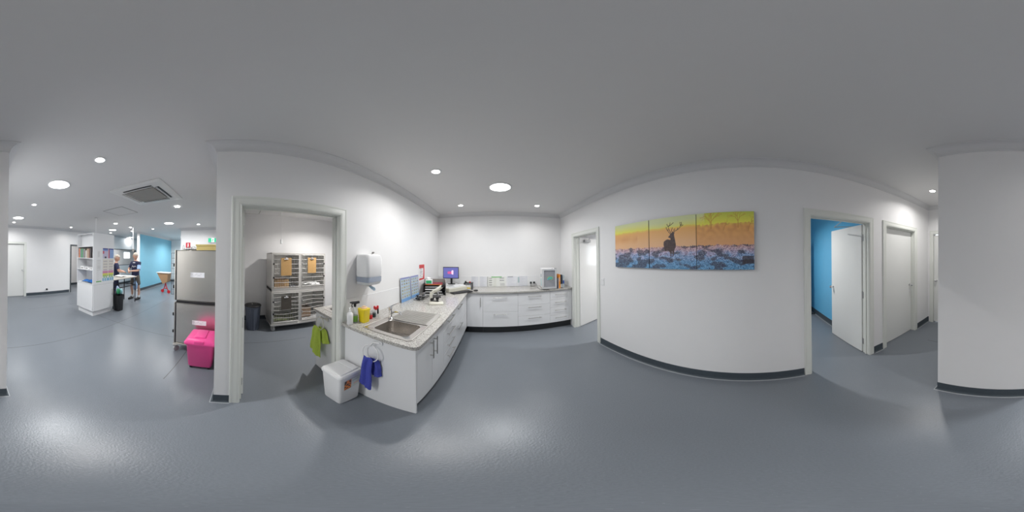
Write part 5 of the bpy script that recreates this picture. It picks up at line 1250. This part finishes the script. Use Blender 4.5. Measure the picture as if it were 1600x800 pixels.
# ------------------------------------------------------------ people
def skin_mesh(joints, edges, sub=2):
    me = bpy.data.meshes.new('tmp'); me.from_pydata([j[0] for j in joints], edges, []); o = bpy.data.objects.new('tmp', me); C.objects.link(o)
    o.modifiers.new('s', 'SKIN'); me.skin_vertices if me.skin_vertices else None
    for i, j in enumerate(joints):
        r = j[1]; me.skin_vertices[0].data[i].radius = r if isinstance(r, tuple) else (r, r)
        me.skin_vertices[0].data[i].use_root = (i == 0)
    sb = o.modifiers.new('d', 'SUBSURF'); sb.levels = sub; sb.render_levels = sub
    bpy.context.view_layer.update(); dg = bpy.context.evaluated_depsgraph_get(); m2 = bpy.data.meshes.new_from_object(o.evaluated_get(dg)); bpy.data.objects.remove(o)
    return m2
def person(label, loc, rz, hgt, arms, leg_spread=.12, lower='shorts', head_rot=0., head_tilt=.35, sleeve='navy'):
    s = hgt/1.75; t = thing('person', label, 'person', (0, 0, 0))
    # local frame: y forward, x to the person's right
    hips = .93; sh = 1.42
    J = [((0, 0, .95), (.14, .10)), ((0, .01, 1.12), (.135, .10)), ((0, .0, 1.30), (.16, .115)), ((0, -.01, 1.41), (.11, .08)), ((0, .0, 1.49), (.055, .055)), ((0, .015, 1.56), (.05, .055))]
    E = [(0, 1), (1, 2), (2, 3), (3, 4), (4, 5)]
    for sd, (el, wr) in zip((-1, 1), arms):
        b = len(J); J += [((sd*.17, -.005, 1.405), .058), (el, .042), (wr, .028)]
        E += [(3, b), (b, b+1), (b+1, b+2)]
        el = Vector(el); wr = Vector(wr); d = (wr-el).normalized(); up = Vector((0, 0, 1)); sv = d.cross(up).normalized()
        p = wr+d*.045; k = len(J); J.append((tuple(p), (.030, .018))); E.append((b+2, k))
        for f, L in zip((-1.5, -.5, .5, 1.5), (.060, .072, .074, .064)):
            q0 = p+sv*f*.017+d*.03; q1 = q0+d*L*.5-up*.012; q2 = q1+d*L*.35-up*.03; n0 = len(J)
            J += [(tuple(q0), .0095), (tuple(q1), .009), (tuple(q2), .008)]; E += [(k, n0), (n0, n0+1), (n0+1, n0+2)]
        n0 = len(J); th = p-sv*.03*sd*(1)-d*.01; J += [(tuple(th+up*.005), .011), (tuple(th-sv*.012*sd+d*.035-up*.01), .009)]; E += [(k, n0), (n0, n0+1)]
    for sd in (-1, 1):
        b = len(J); x = sd*leg_spread
        J += [((sd*.085, 0, .86), .085), ((x, .025+.05*sd, .49), .055), ((x, .04*sd-.02, .30), .052), ((x*1.05, .02*sd, .09), .036), ((x*1.08, .05+.02*sd, .045), (.035, .035)), ((x*1.1, .14+.02*sd, .035), (.03, .022))]
        E += [(0, b), (b, b+1), (b+1, b+2), (b+2, b+3), (b+3, b+4), (b+4, b+5)]
    body = skin_mesh(J, E, 2)
    bm = bmesh.new(); bm.from_mesh(body)
    # head joined to the same mesh
    hb = bmesh.new(); bmesh.ops.create_uvsphere(hb, u_segments=28, v_segments=20, radius=1)
    for v in hb.verts:
        x, y, z = v.co; x *= .076; y *= .096; z *= .118
        if z < 0: x *= 1-.28*(-z/.118)**1.5; y = y*(1-.12*(-z/.118)) + .01*(-z/.118)
        if y > .05 and abs(x) < .016 and -.04 < z < .012: y += .022*(1-abs(x)/.016)*(.4+.6*(.012-z)/.05)       # nose
        if y > .05 and abs(abs(x)-.030) < .014 and .0 < z < .024: y -= .008                                     # eye sockets
        if y > .05 and abs(x) < .024 and -.068 < z < -.055: y -= .005                                          # mouth
        if abs(x) > .062 and -.03 < z < .025 and -.02 < y < .02: x += math.copysign(.014, x)                    # ears
        v.co = (x, y, z)
    HR = Matrix.Translation((0, .025, 1.655)) @ Matrix.Rotation(head_rot, 4, 'Z') @ Matrix.Rotation(-head_tilt, 4, 'X') @ Matrix.Scale(1.17, 4)
    bmesh.ops.transform(hb, matrix=HR, verts=hb.verts); hm = bpy.data.meshes.new('h'); hb.to_mesh(hm); hb.free(); bm.from_mesh(hm)
    mb = MB(); mb.bm.free(); mb.bm = bm; bd = mb.build('body', 'skin', t, smooth=True, autosm=False)
    for sx in (-1, 1):
        p = HR @ Vector((sx*.030, .080, .012)); MB().sph(p, .011, n=10).build('eye', 'dkgrey', bd, smooth=True)
    hr = MB(); bmesh.ops.create_uvsphere(hr.bm, u_segments=24, v_segments=16, radius=1)
    dele = []
    for v in hr.bm.verts:
        x, y, z = v.co; v.co = (x*.081, y*.101, z*.123)
        if v.co.z < .035 and v.co.y > -.03 or v.co.z < -.055: dele.append(v)
    bmesh.ops.delete(hr.bm, geom=dele, context='VERTS'); hr.xf(HR); hr.build('hair', 'hair', t, smooth=True, solid=.006, autosm=False)
    # shirt
    J = [((0, 0, .80), (.165, .135)), ((0, 0, .93), (.172, .135)), ((0, .01, 1.10), (.168, .132)), ((0, .0, 1.30), (.185, .14)), ((0, -.01, 1.40), (.125, .098)), ((0, 0, 1.455), (.070, .068))]; E = [(0, 1), (1, 2), (2, 3), (3, 4), (4, 5)]
    for sd, (el, wr) in zip((-1, 1), arms):
        b = len(J); el = Vector(el); S = Vector((sd*.17, -.005, 1.405)); J += [(tuple(S), .074), (tuple(S.lerp(el, .78)), .064)]; E += [(4, b), (b, b+1)]
    m2 = skin_mesh(J, E, 2); bm = bmesh.new(); bm.from_mesh(m2); mb = MB(); mb.bm.free(); mb.bm = bm; shirt = mb.build('shirt', 'navy', t, smooth=True, autosm=False)
    if sleeve != 'navy':
        el = Vector(arms[0][0]); S = Vector((-.17, -.005, 1.405)); MB().tube([S.lerp(el, .35), S.lerp(el, .6), S.lerp(el, .86)], [.074, .072, .070], n=14).build('sleeve_panel', sleeve, shirt, smooth=True)
        for i in range(7):
            p = Vector((-.09+.03*i, .128-.0015*abs(i-3)**2, 1.27+.02*math.sin(i*1.7))); MB().box(p-Vector((.011, .006, .012)), p+Vector((.011, .006, .012)), .004).build('chest_mark', 'white', shirt)
        MB().box((-.05, .095, 1.40), (.05, .115, 1.43), .006).build('chest_mark', 'white', shirt)
    J = [((0, 0, 1.04), (.158, .125)), ((0, 0, .90), (.158, .125))]; E = [(0, 1)]
    for sd in (-1, 1):
        b = len(J); x = sd*leg_spread
        if lower == 'shorts': J += [((sd*.09, 0, .80), .105), ((x, .02+.04*sd, .54), .098)]; E += [(1, b), (b, b+1)]
        else: J += [((sd*.09, 0, .80), .105), ((x, .025+.05*sd, .49), .078), ((x*1.05, .02*sd, .10), .065)]; E += [(1, b), (b, b+1), (b+1, b+2)]
    m2 = skin_mesh(J, E, 2); bm = bmesh.new(); bm.from_mesh(m2); mb = MB(); mb.bm.free(); mb.bm = bm; mb.build('shorts' if lower == 'shorts' else 'trousers', 'khaki' if lower == 'shorts' else 'navy', t, smooth=True, autosm=False)
    for sd in (-1, 1):
        x = sd*leg_spread*1.06; y = .02*sd
        if lower == 'shorts': MB().tube([(x, y-.005, .17), (x, y, .10), (x, y+.01, .055)], [.046, .045, .048], n=14).build('sock', 'sock', t, smooth=True)
        mb = MB(); rg = []
        for k, (yy, wd, z) in enumerate(((-.08, .030, .06), (-.07, .044, .10), (0, .050, .115), (.06, .052, .10), (.13, .051, .075), (.19, .040, .06), (.21, .022, .04))):
            rg.append([(x*1.03+wd*math.cos(a), y+yy, max(0.0, .002+z*.5+z*.5*math.sin(a))) for a in [2*PI*i/16 for i in range(16)]])
        mb.loft(rg); mb.build('shoe', 'rub', t, smooth=True)
    t.scale = (s, s, s); t.location = loc; rotz(t, rz); return t
def face(dx, dy): return math.atan2(-dx, dy)
# man at the end of the table, facing the other person
person('standing man in dark printed polo, khaki shorts, white socks, reaching over the table', (-4.83, -3.45, 0), face(.85, -.02), 1.68,
       [((-.24, .14, 1.13), (-.07, .33, 1.12)), ((.25, .12, 1.13), (.06, .32, 1.10))], .13, 'shorts', 1.2, .35, 'paleblue')
person('person in navy shirt behind the table, arm stretched towards the man', (-4.34, -3.96, 0), face(-.45, .50), 1.60,
       [((-.24, .14, 1.15), (-.12, .27, 1.13)), ((.25, .10, 1.15), (.10, .28, 1.12))], .10, 'trousers', .0, .35)

# ------------------------------------------------------------ blue wall corner: red wheeled stand with brown tray
t = thing('red_wheeled_stand', 'red wheeled stand with white-edged brown sloping tray by the blue wall', 'trolley', (-6.45, -3.0, 0))
MB().poly3([(-6.2, -3.30, .88), (-6.2, -2.78, .90), (-6.2, -2.82, .52), (-6.2, -3.02, .42)], (-.35, 0, 0)).build('tray_body', 'card', t)
MB().box((-6.58, -3.33, .885), (-6.17, -2.72, .91), .006).build('tray_rim', 'white', t)
mb = MB(); mb.tube([(-6.35, -2.95, .45), (-6.35, -3.0, .25), (-6.45, -3.12, .10)], .022); mb.tube([(-6.35, -2.95, .42), (-6.3, -2.86, .22), (-6.35, -2.80, .08)], .022); mb.tube([(-6.3, -3.02, .22), (-6.3, -2.85, .22)], .018); mb.tube([(-6.35, -2.95, .45), (-6.5, -2.85, .7)], .015); mb.build('leg_frame', 'red', t, smooth=True)
for x, y in ((-6.45, -3.14), (-6.35, -2.80)): 
    w_ = MB(); w_.cyl((x-.02, y, .07), (x+.02, y, .07), .07, n=20); w_.cyl((x-.025, y, .07), (x+.025, y, .07), .03, n=14); w_.build('wheel', 'red', t, smooth=True)

# ------------------------------------------------------------ signs on the alcove wall
t = thing('exit_sign', 'green and white running man exit sign above the stainless cages', 'sign', (-5.8, -.9, 2.12))
MB().box((-5.85, -1.05, 2.125), (-5.80, -.70, 2.29), .004).build('housing', 'white', t)
def exs(u, v):
    if .36 < u < .66:
        x = (u-.36)/.3; y = v
        if (x-.62)**2*.5+(y-.82)**2 < .008: return (.01, .35, .18)
        for a, b in (((.58, .70), (.45, .42)), ((.45, .42), (.62, .28)), ((.62, .28), (.55, .10)), ((.45, .42), (.28, .30)), ((.28, .30), (.12, .32)), ((.58, .68), (.80, .52)), ((.56, .68), (.34, .60)), ((.34, .60), (.30, .46))):
            if segd(x, y, a, b) < .055: return (.01, .35, .18)
        return (.9, .95, .92)
    return (.02, .50, .26)
raster('pictogram', (-5.799, -1.04, 2.135), (0, .33, 0), (0, 0, .145), 66, 30, exs, .001, t, 'screen')
def fex(u, v):
    if .38 < u < .62 and .15 < v < .78: return (.8, .8, .8)
    if .44 < u < .56 and .78 <= v < .86: return (.8, .8, .8)
    if .10 > v or v > .9: return (.5, .02, .04)
    return (.60, .02, .04)
o = raster('fire_extinguisher_sign', (-5.846, -1.90, 1.93), (0, .18, 0), (0, 0, .20), 26, 30, fex, .003); tag(o, 'small red fire extinguisher sign on the wall left of the exit sign', 'sign')
t = thing('hanging_sensor', 'thin grey ceiling fitting hanging near the pale end wall', 'fitting', (-8.6, -3.0, CEIL)); mb = MB(); mb.cyl((-8.6, -3.0, CEIL-.001), (-8.6, -3.0, 2.3), .008, n=8); mb.lathe((-8.6, -3.0, CEIL-.02), [(.05, 0), (.08, .0195)], 16); mb.build('rod', 'grey', t)
# wall behind open door in blue room gets nothing else
